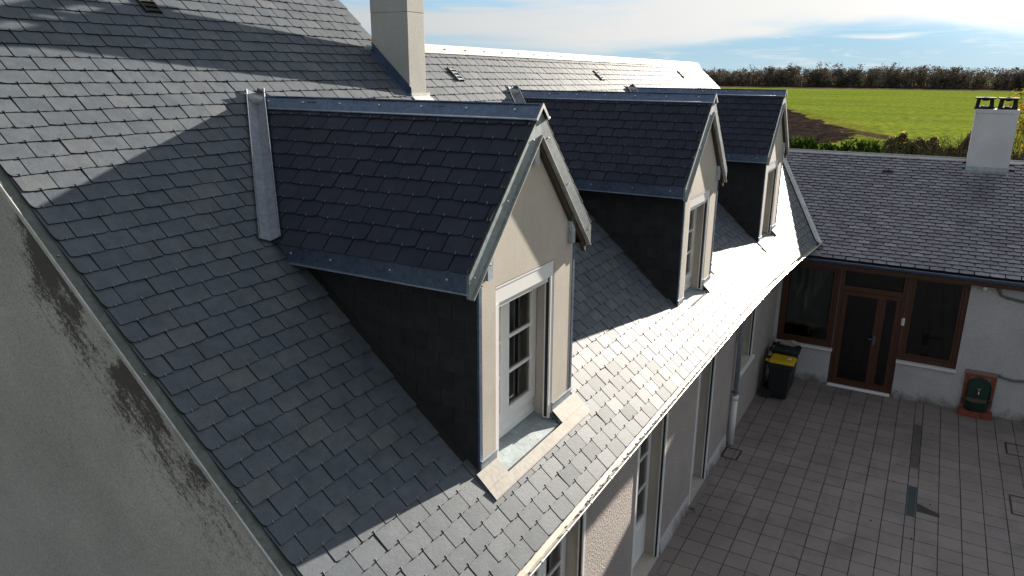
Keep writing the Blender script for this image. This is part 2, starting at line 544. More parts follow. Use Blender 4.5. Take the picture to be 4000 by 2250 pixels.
# ------------------------------------------------------------------ mesh helpers
class MB:
    def __init__(self):
        self.v, self.f, self.mi = [], [], None

    def poly(self, pts):
        k = len(self.v)
        self.v += [tuple(map(float, p)) for p in pts]
        self.f.append(tuple(range(k, k + len(pts))))
        return self

    def hexa(self, p):
        """p: four bottom corners counter-clockwise, then the four above them."""
        k = len(self.v)
        self.v += [tuple(map(float, q)) for q in p]
        for a in ((3, 2, 1, 0), (4, 5, 6, 7), (0, 1, 5, 4), (1, 2, 6, 5), (2, 3, 7, 6), (3, 0, 4, 7)):
            self.f.append(tuple(k + i for i in a))
        return self

    def bx(self, x0, x1, y0, y1, z0, z1):
        return self.hexa([(x0, y0, z0), (x1, y0, z0), (x1, y1, z0), (x0, y1, z0), (x0, y0, z1), (x1, y0, z1), (x1, y1, z1), (x0, y1, z1)])

    def prism(self, pts, vec):
        n = len(pts)
        k = len(self.v)
        self.v += [tuple(map(float, p)) for p in pts]
        self.v += [(p[0] + vec[0], p[1] + vec[1], p[2] + vec[2]) for p in pts]
        self.f.append(tuple(range(k + n - 1, k - 1, -1)))
        self.f.append(tuple(range(k + n, k + 2 * n)))
        for i in range(n):
            j = (i + 1) % n
            self.f.append((k + i, k + j, k + n + j, k + n + i))
        return self

    def tube(self, path, r, n=8, cap=True):
        path = [np.array(p, float) for p in path]
        k0 = len(self.v)
        rs = r if isinstance(r, (list, tuple)) else [r] * len(path)
        for i, p in enumerate(path):
            t = path[min(i + 1, len(path) - 1)] - path[max(i - 1, 0)]
            t /= np.linalg.norm(t) + 1e-9
            a = np.array([0, 0, 1.0]) if abs(t[2]) < 0.9 else np.array([1.0, 0, 0])
            e1 = np.cross(t, a)
            e1 /= np.linalg.norm(e1)
            e2 = np.cross(t, e1)
            for j in range(n):
                w = 2 * math.pi * j / n
                self.v.append(tuple(p + rs[i] * (cos(w) * e1 + sin(w) * e2)))
        for i in range(len(path) - 1):
            for j in range(n):
                a, b = k0 + i * n + j, k0 + i * n + (j + 1) % n
                self.f.append((a, b, b + n, a + n))
        if cap:
            self.f.append(tuple(k0 + j for j in range(n - 1, -1, -1)))
            e = k0 + (len(path) - 1) * n
            self.f.append(tuple(e + j for j in range(n)))
        return self

    def blob(self, c, r, n=8, m=6, jit=0.0, seed=0):
        rr = random.Random(seed)
        k = len(self.v)
        for i in range(m + 1):
            th = math.pi * i / m
            for j in range(n):
                ph = 2 * math.pi * j / n
                q = 1 + jit * (rr.random() - 0.5)
                self.v.append((c[0] + r[0] * q * sin(th) * cos(ph), c[1] + r[1] * q * sin(th) * sin(ph), c[2] + r[2] * q * cos(th)))
        for i in range(m):
            for j in range(n):
                a, b = k + i * n + j, k + i * n + (j + 1) % n
                self.f.append((a, a + n, b + n, b))
        return self

    def mesh(self, name, mat, smooth=False):
        me = bpy.data.meshes.new(name)
        me.from_pydata(self.v, [], self.f)
        for m_ in (mat if isinstance(mat, (tuple, list)) else [mat]):
            me.materials.append(m_)
        if self.mi is not None:
            me.polygons.foreach_set("material_index", self.mi)
        if smooth:
            me.polygons.foreach_set("use_smooth", [True] * len(me.polygons))
        me.update()
        return me

    def build(self, name, mat, parent=None, smooth=False, kind=None):
        o = bpy.data.objects.new(name, self.mesh(name, mat, smooth))
        COL.objects.link(o)
        if parent is not None:
            o.parent = parent
        if kind:
            o["kind"] = kind
        return o


def bevel(o, w=0.004, seg=2):
    md = o.modifiers.new("bevel", 'BEVEL')
    md.width = w
    md.segments = seg
    md.limit_method = 'ANGLE'
    return o


def empty(name, loc=(0, 0, 0), parent=None):
    o = bpy.data.objects.new(name, None)
    COL.objects.link(o)
    o.location = loc
    o.empty_display_size = 0.2
    if parent is not None:
        o.parent = parent
    return o


def tag(o, label=None, cat=None, group=None, kind=None):
    for k, v in (("label", label), ("category", cat), ("group", group), ("kind", kind)):
        if v:
            o[k] = v
    return o


def part(parent, mb, name, mat, smooth=False, kind=None, label=None):
    """Link a mesh given in world coordinates under a parent that may stand elsewhere."""
    o = mb.build(name, mat, parent, smooth, kind)
    w = Vector((0, 0, 0))
    p = parent
    while p is not None:
        w += p.location
        p = p.parent
    o.location = -w
    if label:
        o["label"] = label
    return o


# ------------------------------------------------------------------ slates
def slate_variants(w, L, t, hb, n=7, round_c=0.0, seed=1):
    """Thin chipped slates: u along the row, v up the slope, n outwards; tail at v = 0."""
    rr = random.Random(seed)
    out = []
    for k in range(n):
        bot = []
        m = 6
        for i in range(m + 1):
            u = w * i / m
            v = rr.uniform(-0.0025, 0.0025)
            if i in (0, m):
                v = rr.choice((0.0, 0.0, 0.0, 0.002, 0.004, 0.010)) + round_c
            if round_c and i in (1, m - 1):
                v += round_c * 0.15
            bot.append((u, v))
        ring = bot + [(w, L), (0.0, L)]
        top, low = [], []
        tw = rr.uniform(-0.0022, 0.0022)
        for (u, v) in ring:
            h = hb * (1 - v / L) + tw * (u / w - 0.5)
            top.append((u, v, h + t))
            low.append((u, v, max(h, 0.0005)))
        vs = top + low
        q = len(ring)
        fs = [tuple(range(q))]
        for i in range(q - 1):
            if i == m + 1:
                continue
            fs.append((i, i + q, i + 1 + q, i + 1))
        fs.append((q - 1, 2 * q - 1, q, 0))
        out.append((np.array(vs), fs))
    return out


def edge_slate(w, L, t, hb, r=0.05):
    """A verge slate with its lower outer corner cut round."""
    bot = [(0.0, r)] + [(r * (1 - cos(a)), r * (1 - sin(a))) for a in (rad(25), rad(50), rad(75))] + [(r, 0.0), (w * 0.7, 0.001), (w, 0.0)]
    ring = bot + [(w, L), (0.0, L)]
    top = [(u, v, hb * (1 - v / L) + t) for u, v in ring]
    low = [(u, v, hb * (1 - v / L)) for u, v in ring]
    q = len(ring)
    fs = [tuple(range(q))] + [(i, i + q, i + 1 + q, i + 1) for i in range(q - 1)] + [(q - 1, 2 * q - 1, q, 0)]
    return np.array(top + low), fs


def frame_of(place, x, s, w, g):
    o = np.array(place(x, s))
    U = np.array(place(x + w, s)) - o
    V = np.array(place(x, s + g)) - o
    U /= np.linalg.norm(U)
    V -= U * (U @ V)
    V /= np.linalg.norm(V)
    N_ = np.cross(U, V)
    a = rng.normal(0, 0.006)
    b = rng.normal(0, 0.007)
    N2 = N_ + a * U + b * V
    N2 /= np.linalg.norm(N2)
    U2 = U - N2 * (U @ N2)
    U2 /= np.linalg.norm(U2)
    V2 = np.cross(N2, U2)
    m = np.eye(4)
    m[:3, 0], m[:3, 1], m[:3, 2], m[:3, 3] = U2, V2, N2, o
    return m


def joined(items, variants):
    """items: (matrix, variant index, width scale, length scale)"""
    V, F, MI = [], [], []
    k = 0
    for m, vi, sx, sy in items:
        vs, fs = variants[vi]
        p = vs * np.array([sx, sy, 1])
        p = p @ m[:3, :3].T + m[:3, 3]
        V.append(p)
        F += [tuple(i + k for i in f) for f in fs]
        MI += [0] + [1] * (len(fs) - 1)
        k += len(vs)
    mb = MB()
    mb.v = np.concatenate(V).tolist() if V else []
    mb.f = F
    mb.mi = MI
    return mb


def screen_area(m, w, g):
    c = m[:3, 3] + m[:3, 0] * w / 2 + m[:3, 1] * g / 2
    x, y, d = pix(c)
    if d < 0.3 or x < -40 or x > 4040 or y < -40 or y > 2290:
        return 0.0, c
    dv = CAM - c
    dist = np.linalg.norm(dv)
    return max(0.0, float(dv @ m[:3, 2]) / dist) * w * g / d ** 2, c


def lay(parent, place, w, g, xs, s_range, skip, mats, variants, n_single, blockers=None, hook_w=0.003, hooks=True, first_w=None, gap=0.006, off0=0.0, edge=None, drift=0.0, name='slate', zoff=0.0, limit=None, length=None):
    """Lay slates in half-bond rows. Returns nothing; makes the largest n_single of them objects, the rest one mesh."""
    items = []
    x_lo, x_hi = xs
    k = 0
    s = s_range[0]
    while s < s_range[1] - 0.01:
        x = x_lo
        o = off0 + (w / 2 if k % 2 else 0.0)
        x = x_lo + (o % w) - w
        first = True
        while x < x_hi - 0.01:
            a, b_ = max(x, x_lo), min(x + w, x_hi)
            x += w
            if b_ - a < 0.04:
                continue
            jw = rng.normal(0, 0.0015)
            js = rng.normal(0, 0.0016)
            if skip and skip((a + b_) / 2, s + g * 0.5):
                continue
            m = frame_of(place, a + gap / 2 + jw, s + js, w, g)
            if zoff:
                m[:3, 3] += m[:3, 2] * zoff
            is_edge = edge is not None and a <= x_lo + 1e-6
            vi = len(variants) - 1 if is_edge else int(rng.integers(0, len(variants) - (1 if edge is not None else 0)))
            sy = 1.0
            if limit is not None:
                sy = max(0.25, min(1.0, (limit((a + b_) / 2, s) - s) / length))
            items.append((m, vi, (b_ - a - gap) / (w - gap), sy))
        if k == 0:
            n_first = len(items)
        s += g
        k += 1
    if hooks:
        hb = MB()
        for m, vi, sx, sy in items[n_first:]:
            ar, c = screen_area(m, w, g)
            if ar <= 2.0e-6 and hooks != 'all':
                continue
            hx = w * sx / 2
            top = 0.0285
            p0, U, V, N_ = m[:3, 3] + m[:3, 0] * hx, m[:3, 0], m[:3, 1], m[:3, 2]
            wd = hook_w / 2
            q = [p0 - U * wd - V * 0.006 + N_ * 0.004, p0 + U * wd - V * 0.006 + N_ * 0.004, p0 + U * wd + V * 0.016 + N_ * (top - 0.004), p0 - U * wd + V * 0.016 + N_ * (top - 0.004)]
            r_ = [p0 - U * wd - V * 0.006 + N_ * (top + 0.001), p0 + U * wd - V * 0.006 + N_ * (top + 0.001), p0 + U * wd + V * 0.016 + N_ * (top + 0.003), p0 - U * wd + V * 0.016 + N_ * (top + 0.003)]
            hb.hexa(q + r_)
        if hb.v:
            part(parent, hb, 'slate_hook', M['hook'], kind='stuff')
    rank = []
    for i, (m, vi, sx, sy) in enumerate(items):
        ar, c = screen_area(m, w, g)
        ar *= sx
        if ar > 0 and blockers is not None:
            d = Vector(tuple(c + m[:3, 2] * 0.05)) - Vector(tuple(CAM))
            hit = blockers.ray_cast(Vector(tuple(CAM)), d.normalized(), d.length - 0.02)
            if hit[0] is not None:
                ar = 0.0
        rank.append((ar, i))
    rank.sort(reverse=True)
    single = set(i for a, i in rank[:n_single] if a > 0)
    meshes = []
    for vs, fs in variants:
        mb = MB()
        mb.v, mb.f = vs.tolist(), fs
        mb.mi = [0] + [1] * (len(fs) - 1)
        meshes.append(mb.mesh(name, mats))
    w0 = Vector((0, 0, 0))
    p = parent
    while p is not None:
        w0 += p.location
        p = p.parent
    for i in sorted(single):
        m, vi, sx, sy = items[i]
        o = bpy.data.objects.new(name, meshes[vi])
        COL.objects.link(o)
        mm = Matrix(m.tolist()) @ Matrix.Diagonal((sx, sy, 1, 1))
        o.parent = parent
        o.matrix_basis = Matrix.Translation(-w0) @ mm
    rest = [items[i] for i in range(len(items)) if i not in single]
    if rest:
        part(parent, joined(rest, variants), name + '_field', mats, kind='stuff')
    return items


# ------------------------------------------------------------------ the main roof surface
SW, SG = 0.22, 0.1353          # slate width and exposure
DX = [0, 7.4, 8.3, 9.6, 11.7, 14.0, 18.5]
DY = [0, 0.0, 0.011, 0.026, 0.106, 0.232, 0.232]


def settle(x):
    """The old roof has slipped a little towards its far end."""
    return float(np.interp(x, DX, DY))


def R(x, s, h=0.0):
    t = min(1.0, max(0.0, s / 5.36))
    s = s - settle(x) * (1 - t) - t * 0.0105 * max(0.0, x - 6.0)
    return (x, s * CA - h * SA, s * SA + h * CA)


X_STEP, X_END = 4.82, 17.95
S_NEAR, S_FAR = 7.40, 5.36
DORMERS = [(0.0, 0.0, 0.0), (4.65, -0.012, -0.03), (9.14, -0.066, -0.06)]
DC, DHW, DYF = 2.40, 0.755, 0.49       # dormer centre line, half width, front wall face
DHALF, DEAVE, DRIDGE = 0.95, 2.05, 3.04
DB = math.atan2(DRIDGE - DEAVE, DHALF)
CHX0, CHX1, CHY0, CHY1, CHTOP = 4.62, 4.935, 3.31, 3.845, 4.50

house = empty('farmhouse', (0, 0.47, G))
tag(house, 'long farmhouse with slate roof and three dormers above the courtyard', 'house')
wing = empty('house_wing', (13.77, -2, G))
tag(wing, 'low wing across the far end with brown windows and glazed brown door', 'house')
WTAN = 0.390
WX0, WX1 = 13.60, 18.0
WZ0 = -0.372
WB = math.atan(WTAN)
WXW = 13.775                            # wing wall face


def W(y, s, h=0.0):
    """Front slope of the wing; y runs along it to the right."""
    return (WX0 + s * cos(WB) - h * sin(WB), -y, WZ0 + s * sin(WB) + h * cos(WB))


def in_dormer(x, s, grow=0.0):
    p = R(x, s)
    for dx, dy, dz in DORMERS:
        lx, ly, lz = p[0] - dx, p[1] - dy, p[2] - dz
        if 1.86 < lx < 2.79 and ly > 0.37:
            if ly < 1.0:
                return True
        if ly < DYF - 0.01:
            continue
        if abs(lx - DC) < DHW - 0.03 - grow and ly < 2.1:
            return True
        if lz < DRIDGE - abs(lx - DC) * math.tan(DB) - 0.12 - grow and abs(lx - DC) < DHALF - 0.06:
            return True
    return False


def skip_main(x, s):
    if x > X_STEP and s > S_FAR - 0.03:
        return True
    if in_dormer(x, s):
        return True
    if CHX0 + 0.02 < x < CHX1 and CHY0 / CA < s < CHY1 / CA:
        return True
    p = R(x, s)
    if p[2] < WZ0 + (p[0] - WX0) * WTAN - 0.12 and p[0] > WX0:
        return True
    return False


# blockers for choosing which slates the picture shows
bb = MB()
for dx, dy, dz in DORMERS:
    pts = [(DC - DHW, 0.3), (DC + DHW, 0.3), (DC + DHW, 2.2), (DC + DHALF, 2.05), (DC, DRIDGE + 0.05), (DC - DHALF, 2.05), (DC - DHW, 2.05)]
    bb.prism([(x + dx, DYF + dy, z + dz) for x, z in pts], (0, 2.9, 0))
bb.bx(CHX0, CHX1, CHY0, CHY1, 2, CHTOP)
bb.poly([(WX0, 2.0, WZ0), (WX0, -9, WZ0), (WX1, -9, 1.34), (WX1, 2.0, 1.34)])
bb.poly([R(-0.05, 0.0, -0.05), R(X_END, 0.0, -0.05), R(X_END, S_NEAR, -0.05), R(-0.05, S_NEAR, -0.05)])
BLOCK = BVHTree.FromPolygons([Vector(p) for p in bb.v], bb.f)


def build_main_roof():
    # boarding under the slates, left open inside the dormers
    mb = MB()
    xs = sorted(set([0.0, X_STEP, X_END] + [x for dx, _, _ in DORMERS for x in (DC - DHW + dx + 0.02, DC + DHW + dx - 0.02)] + list(np.arange(8.0, 17.9, 0.6))))
    for a, b_ in zip(xs[:-1], xs[1:]):
        m = (a + b_) / 2
        top = S_NEAR if m < X_STEP else S_FAR
        cuts = [(0.0, top)]
        if any(abs(m - DC - dx) < DHW for dx, _, _ in DORMERS):
            cuts = [(0.0, 0.56), (4.45, top)]
        for s0, s1 in cuts:
            t = [R(a, s0, -0.001), R(b_, s0, -0.001), R(b_, s1, -0.001), R(a, s1, -0.001)]
            u = [R(a, s0, -0.03), R(b_, s0, -0.03), R(b_, s1, -0.03), R(a, s1, -0.03)]
            mb.hexa(u + t)
    roof = part(house, mb, 'roof', M['deck'])
    L = SG * 2.05
    var = slate_variants(SW - 0.009, L, 0.0085, 0.0185, 7, seed=3)
    var.append(edge_slate(SW - 0.009, L, 0.0085, 0.0185))

    def limit(x, s):
        for dx, dy, dz in DORMERS:
            if 1.80 < x - dx < 2.85 and s < 0.56:
                return 0.53
        return S_NEAR if x < X_STEP else S_FAR
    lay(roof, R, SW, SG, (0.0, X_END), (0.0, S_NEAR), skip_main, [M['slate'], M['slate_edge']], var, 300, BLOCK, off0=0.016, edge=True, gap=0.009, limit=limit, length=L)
    # filler batten added to stop light leaking under the first course
    mb = MB()
    for a, b_ in zip(np.arange(-0.03, X_END - 0.5, 0.5), np.arange(0.47, X_END, 0.5)):
        q = [R(a, 0.004, -0.03), R(b_, 0.004, -0.03), R(b_, 0.03, -0.03), R(a, 0.03, -0.03)]
        mb.hexa(q + [R(a, 0.004, 0.0172), R(b_, 0.004, 0.0172), R(b_, 0.03, 0.0150), R(a, 0.03, 0.0150)])
    part(house, mb, 'eaves_filler', M['wood_dark'])
    # back slope and the higher gable end, out of sight but part of the body
    mb = MB()
    yN, zN = S_NEAR * CA, S_NEAR * SA
    yF, zF = S_FAR * CA, S_FAR * SA
    mb.hexa([(-0.05, yN, zN - 0.03), (X_STEP, yN, zN - 0.03), (X_STEP, 2 * yN, -0.03), (-0.05, 2 * yN, -0.03), (-0.05, yN, zN), (X_STEP, yN, zN), (X_STEP, 2 * yN, 0), (-0.05, 2 * yN, 0)])
    mb.hexa([(X_STEP, yF, zF - 0.03), (X_END, yF - 0.17, zF - 0.18), (X_END, 2 * yF, -0.2), (X_STEP, 2 * yF, -0.03), (X_STEP, yF, zF), (X_END, yF - 0.17, zF - 0.155), (X_END, 2 * yF, -0.17), (X_STEP, 2 * yF, 0)])
    part(house, mb, 'back_slope', M['slate'])
    # lowered ridge with its zinc capping
    mb = MB()
    ms = MB()
    seg = list(np.linspace(X_STEP + 0.1, X_END, 14))
    for a, b_ in zip(seg[:-1], seg[1:]):
        pa, pb = np.array(R(a, S_FAR, 0.03)), np.array(R(b_, S_FAR, 0.03))
        for (dy0, dz0, dy1, dz1) in ((0, 0.015, -0.115, -0.095), (0, 0.015, 0.115, -0.095)):
            q = [pa + (0, dy1, dz1), pb + (0, dy1, dz1), pb + (0, dy0, dz0), pa + (0, dy0, dz0)]
            mb.hexa([p - (0, 0, 0.006) for p in q] + q)
        q = (pa + pb) / 2
        for e in (0.25, 0.75):
            q = pa + (pb - pa) * e
            ms.bx(q[0] - 0.012, q[0] + 0.012, q[1] - 0.075, q[1] - 0.05, q[2] - 0.05, q[2] - 0.035)
    rc = part(house, mb, 'ridge_cap', M['zinc_pale'])
    part(rc, ms, 'screw', M['hook'], kind='stuff')
    # end boards on the far verge and on the step
    mb = MB()
    for x, s0, s1 in ((X_STEP + 0.004, S_FAR - 0.1, S_NEAR), (X_END, 1.2, S_FAR)):
        q = [R(x, s0, -0.14), R(x + 0.02, s0, -0.14), R(x + 0.02, s1, -0.14), R(x, s1, -0.14)]
        t = [R(x, s0, -0.004), R(x + 0.02, s0, -0.004), R(x + 0.02, s1, -0.004), R(x, s1, -0.004)]
        mb.hexa(q + t)
    part(house, mb, 'verge_board', M['zinc_dark'])
    # zinc verge strip on the near gable: tray, drip and a few fixings
    mb = MB()
    q = [R(-0.062, -0.06, -0.012), R(0.03, -0.06, -0.012), R(0.03, S_NEAR, -0.012), R(-0.062, S_NEAR, -0.012)]
    t = [R(-0.062, -0.06, 0.002), R(0.03, -0.06, 0.002), R(0.03, S_NEAR, 0.002), R(-0.062, S_NEAR, 0.002)]
    mb.hexa(q + t)
    vs = part(house, mb, 'verge_strip', M['verge'])
    mb = MB()
    q = [R(-0.074, -0.06, -0.024), R(-0.063, -0.06, -0.024), R(-0.063, S_NEAR, -0.024), R(-0.074, S_NEAR, -0.024)]
    t = [R(-0.074, -0.06, 0.008), R(-0.063, -0.06, 0.008), R(-0.063, S_NEAR, 0.008), R(-0.074, S_NEAR, 0.008)]
    mb.hexa(q + t)
    bevel(part(vs, mb, 'drip_edge', M['zinc_pale']), 0.004)
    mb = MB()
    for s in np.arange(0.5, 7, 0.93):
        mb.blob(R(-0.03, s, 0.006), (0.009, 0.009, 0.007), 6, 4)
    part(vs, mb, 'screw', M['hook'], kind='stuff')


build_main_roof()


# ------------------------------------------------------------------ walls of the farmhouse
YW = 0.47
WALL_TOP = YW * TA - 0.05
OPEN = [(2.42, 3.58, G + 0.04, -0.45), (5.08, 6.20, G + 0.04, -0.45), (7.62, 8.56, G + 0.04, -0.45), (10.42, 11.46, -1.97, -0.45)]


def build_walls():
    mb = MB()
    xs = sorted(set([-0.045, WXW + 4.2] + [v for o in OPEN for v in o[:2]]))
    zs = sorted(set([G - 0.3, WALL_TOP] + [v for o in OPEN for v in o[2:]]))
    for a, b_ in zip(xs[:-1], xs[1:]):
        for c, d in zip(zs[:-1], zs[1:]):
            m, n = (a + b_) / 2, (c + d) / 2
            if any(o[0] < m < o[1] and o[2] < n < o[3] for o in OPEN):
                continue
            mb.poly([(a, YW, c), (b_, YW, c), (b_, YW, d), (a, YW, d)])
    w = part(house, mb, 'courtyard_wall', M['roughcast'])
    # painted reveals inside the openings
    for x0, x1, z0, z1 in OPEN:
        mb = MB()
        y1 = YW + 0.26
        mb.poly([(x0, YW, z0), (x0, y1, z0), (x0, y1, z1), (x0, YW, z1)])
        mb.poly([(x1, YW, z0), (x1, y1, z0), (x1, y1, z1), (x1, YW, z1)])
        mb.poly([(x0, YW, z1), (x1, YW, z1), (x1, y1, z1), (x0, y1, z1)])
        mb.poly([(x0, YW - 0.02, z0), (x1, YW - 0.02, z0), (x1, y1, z0), (x0, y1, z0)])
        part(w, mb, 'reveal', M['cream'])
    # gable wall
    mb = MB()
    y2 = 2 * S_NEAR * CA
    for x in (-0.045, 0.25):
        mb.poly([(x, YW, G - 0.3), (x, y2 - YW, G - 0.3), (x, y2 - YW, WALL_TOP), (x, S_NEAR * CA, S_NEAR * SA - 0.06), (x, YW, WALL_TOP - 0.01)])
    part(house, mb, 'gable_wall', M['gable'])
    # higher gable end over the lower roof, and the far gable
    mb = MB()
    mb.poly([(X_STEP, 3.3, 2.6), (X_STEP, 7.6, 2.6), (X_STEP, S_NEAR * CA, S_NEAR * SA - 0.05)])
    mb.poly([(X_END - 0.05, 0.4, -1.0), (X_END - 0.05, 7.4, -1.0), (X_END - 0.05, S_FAR * CA - 0.17, S_FAR * SA - 0.25)])
    part(house, mb, 'inner_gable', M['cream'])
    # soffit
    mb = MB()
    for a, b_ in zip(np.arange(-0.04, 13.5, 0.5), np.arange(0.46, 14.0, 0.5)):
        pa, pb = R(a, 0.03, -0.05), R(b_, 0.03, -0.05)
        mb.poly([pa, pb, (b_, YW + 0.01, -0.06), (a, YW + 0.01, -0.06)])
    part(house, mb, 'soffit', M['white_dull'])
    # scalloped trim under the far eaves
    x = 11.15
    mb = MB()
    pts = [(x, -0.10)]
    zz = -0.30
    xx = 11.15
    while xx < 13.5:
        pts += [(xx, zz), (xx + 0.045, zz - 0.07), (xx + 0.09, zz)]
        xx += 0.09
    pts.append((xx, -0.10))
    mb.prism([(px, 0.16 - 0.6 * settle(px), pz) for px, pz in pts], (0, 0.012, 0))
    part(house, mb, 'scalloped_trim', M['white_dull'])

    # glazed doors and windows
    for k, (x0, x1, z0, z1) in enumerate(OPEN):
        y = YW + 0.20
        door = k < 3
        fr = MB()
        fw = 0.065
        for a, b_ in ((x0, x0 + fw), (x1 - fw, x1)):
            fr.bx(a, b_, y, y + 0.05, z0, z1)
        fr.bx(x0 + fw, x1 - fw, y, y + 0.05, z1 - fw, z1)
        fr.bx(x0 + fw, x1 - fw, y, y + 0.05, z0, z0 + fw)
        mid = (x0 + x1) / 2
        win = part(house, fr, 'glazed_door' if door else 'window', M['white'])
        for a, b_ in ((x0 + fw, mid - 0.003), (mid + 0.003, x1 - fw)):
            lf = MB()
            st = 0.075
            zb = z0 + fw + (0.62 if door else 0.09)
            yy = y - 0.02
            lf.bx(a, a + st, yy, yy + 0.05, z0 + fw, z1 - fw)
            lf.bx(b_ - st, b_, yy, yy + 0.05, z0 + fw, z1 - fw)
            lf.bx(a + st, b_ - st, yy, yy + 0.05, z1 - fw - st, z1 - fw)
            lf.bx(a + st, b_ - st, yy, yy + 0.05, z0 + fw, zb)
            if door:
                lf.bx(a + st + 0.05, b_ - st - 0.05, yy - 0.008, yy, z0 + fw + 0.09, zb - 0.09)
            n = 4 if door else 3
            zz = np.linspace(zb, z1 - fw - st, n + 1)
            for q in zz[1:-1]:
                lf.bx(a + st, b_ - st, yy + 0.005, yy + 0.03, q - 0.012, q + 0.012)
            part(win, lf, 'leaf', M['white'])
            for q0, q1 in zip(zz[:-1], zz[1:]):
                pn = MB()
                pn.poly([(a + st, yy + 0.02, q0), (b_ - st, yy + 0.02, q0), (b_ - st, yy + 0.02, q1), (a + st, yy + 0.02, q1)])
                part(win, pn, 'pane', M['glass'])
        rm = MB()
        rm.bx(x0 - 0.3, x1 + 0.3, y + 0.35, y + 1.6, z0 - 0.1, z1 + 0.2)
        rm.f = [rm.f[3]] if False else rm.f
        part(win, rm, 'room', M['curtain'])
        # roller shutter guides with their dark slot
        for sgn, xg in ((1, x0), (-1, x1)):
            g_ = MB()
            g_.bx(min(xg, xg + sgn * 0.045), max(xg, xg + sgn * 0.045), YW - 0.012, YW + 0.05, z0, z1)
            sr = part(house, g_, 'shutter_guide', M['white'])
            g_ = MB()
            a = xg + sgn * 0.046
            g_.bx(min(a, a + sgn * 0.003), max(a, a + sgn * 0.003), YW + 0.004, YW + 0.032, z0, z1)
            part(sr, g_, 'slot', M['black'])
        if not door:
            g_ = MB()
            g_.bx(x0 - 0.05, x1 + 0.05, YW - 0.06, YW + 0.2, z0 - 0.06, z0 - 0.002)
            part(house, g_, 'sill', M['white_dull'])
        else:
            g_ = MB()
            g_.bx(x0 - 0.02, x1 + 0.02, YW - 0.10, YW + 0.2, G, z0 - 0.004)
            part(house, g_, 'doorstep', M['tile'])
    # pale rendered skirting along the foot of the wall
    for a, b_ in ((-0.04, 2.38), (3.62, 5.04), (6.24, 7.58), (8.60, 9.86)):
        mb = MB()
        mb.hexa([(a, YW - 0.03, G - 0.05), (b_, YW - 0.03, G - 0.05), (b_, YW, G - 0.05), (a, YW, G - 0.05), (a, YW - 0.014, G + 0.20), (b_, YW - 0.014, G + 0.20), (b_, YW - 0.001, G + 0.26), (a, YW - 0.001, G + 0.26)])
        part(house, mb, 'plinth', M['white_wall'])


build_walls()


def build_gutter():
    # half-round zinc gutter hung along the eaves
    mb = MB()
    xs = list(np.arange(-0.06, 13.96, 0.4)) + [13.98]
    n = 9
    r = 0.056

    def prof(x, rr):
        o = np.array(R(x, 0.0)) + np.array([0, -0.040, 0.004])
        return [(x, o[1] - rr * cos(math.pi * i / n), o[2] - rr * sin(math.pi * i / n)) for i in range(n + 1)]
    for a, b_ in zip(xs[:-1], xs[1:]):
        for rr in (r, r + 0.003):
            pa, pb = prof(a, rr), prof(b_, rr)
            for i in range(n):
                mb.poly([pa[i], pb[i], pb[i + 1], pa[i + 1]])
    for x in (xs[0], xs[-1]):
        mb.poly(prof(x, r + 0.002))
    gu = part(house, mb, 'gutter', M['gutter'], smooth=False)
    mb = MB()
    mb.tube([np.array(R(x, 0.0)) + np.array([0, -0.040 - r - 0.004, 0.008]) for x in xs], 0.0085, 8)
    part(gu, mb, 'bead', M['bead'], smooth=True)
    mb = MB()
    for x in np.arange(0.25, 13.8, 0.42):
        o = np.array(R(x, 0.0)) + np.array([0, -0.040, 0.004])
        mb.tube([(x - 0.014, o[1] - r - 0.004, o[2] + 0.004), (x + 0.014, o[1] - r - 0.004, o[2] + 0.004)], 0.0125, 8)
    part(gu, mb, 'bracket', M['zinc'], kind='stuff')
    # silt, leaf crumbs and moss lying in the bottom
    mb = MB()
    rr = random.Random(5)
    for i in range(1500):
        x = rr.uniform(0.0, 13.8)
        dens = 0.35 + 0.65 * (0.5 + 0.5 * sin(x * 1.7 + 2 * sin(x * 0.63)))
        if x < 2.2:
            dens *= 0.25
        if rr.random() > dens:
            continue
        o = np.array(R(x, 0.0)) + np.array([0, -0.040, 0.004])
        a = rr.gauss(math.pi * 0.42, 0.22)
        q = (x, o[1] - (r - 0.003) * cos(a), o[2] - (r - 0.003) * sin(a))
        s = rr.uniform(0.004, 0.011)
        mb.blob(q, (s * rr.uniform(1.2, 3.0), s, s * 0.22), 5, 3, 0.5, i)
    part(gu, mb, 'silt', M['moss'], kind='stuff')
    # downpipe with a cast foot
    mb = MB()
    x, y = 9.98, YW - 0.075
    mb.tube([(x, y, G + 0.95), (x, y, -0.75), (x - 0.02, y - 0.10, -0.48), (x - 0.02, -0.05, -0.10)], 0.042, 12)
    dp = part(house, mb, 'downpipe', M['zinc'], smooth=True)
    mb = MB()
    mb.tube([(x, y, G + 0.02), (x, y, G + 0.93)], 0.055, 12)
    mb.tube([(x, y, G + 0.90), (x, y, G + 0.98)], 0.064, 12)
    part(dp, mb, 'cast_foot', M['white_dull'], smooth=True)
    mb = MB()
    mb.tube([(x, y, G + 1.02), (x, y, G + 1.05)], 0.05, 12)
    mb.bx(x - 0.012, x + 0.012, y, YW + 0.01, G + 1.02, G + 1.05)
    part(dp, mb, 'pipe_clip', M['zinc_dark'])
    # small lamp near the far window
    mb = MB()
    mb.blob((10.05, YW - 0.045, -1.15), (0.035, 0.035, 0.04), 10, 6)
    part(house, mb, 'bulkhead_lamp', M['white'], smooth=True)


build_gutter()


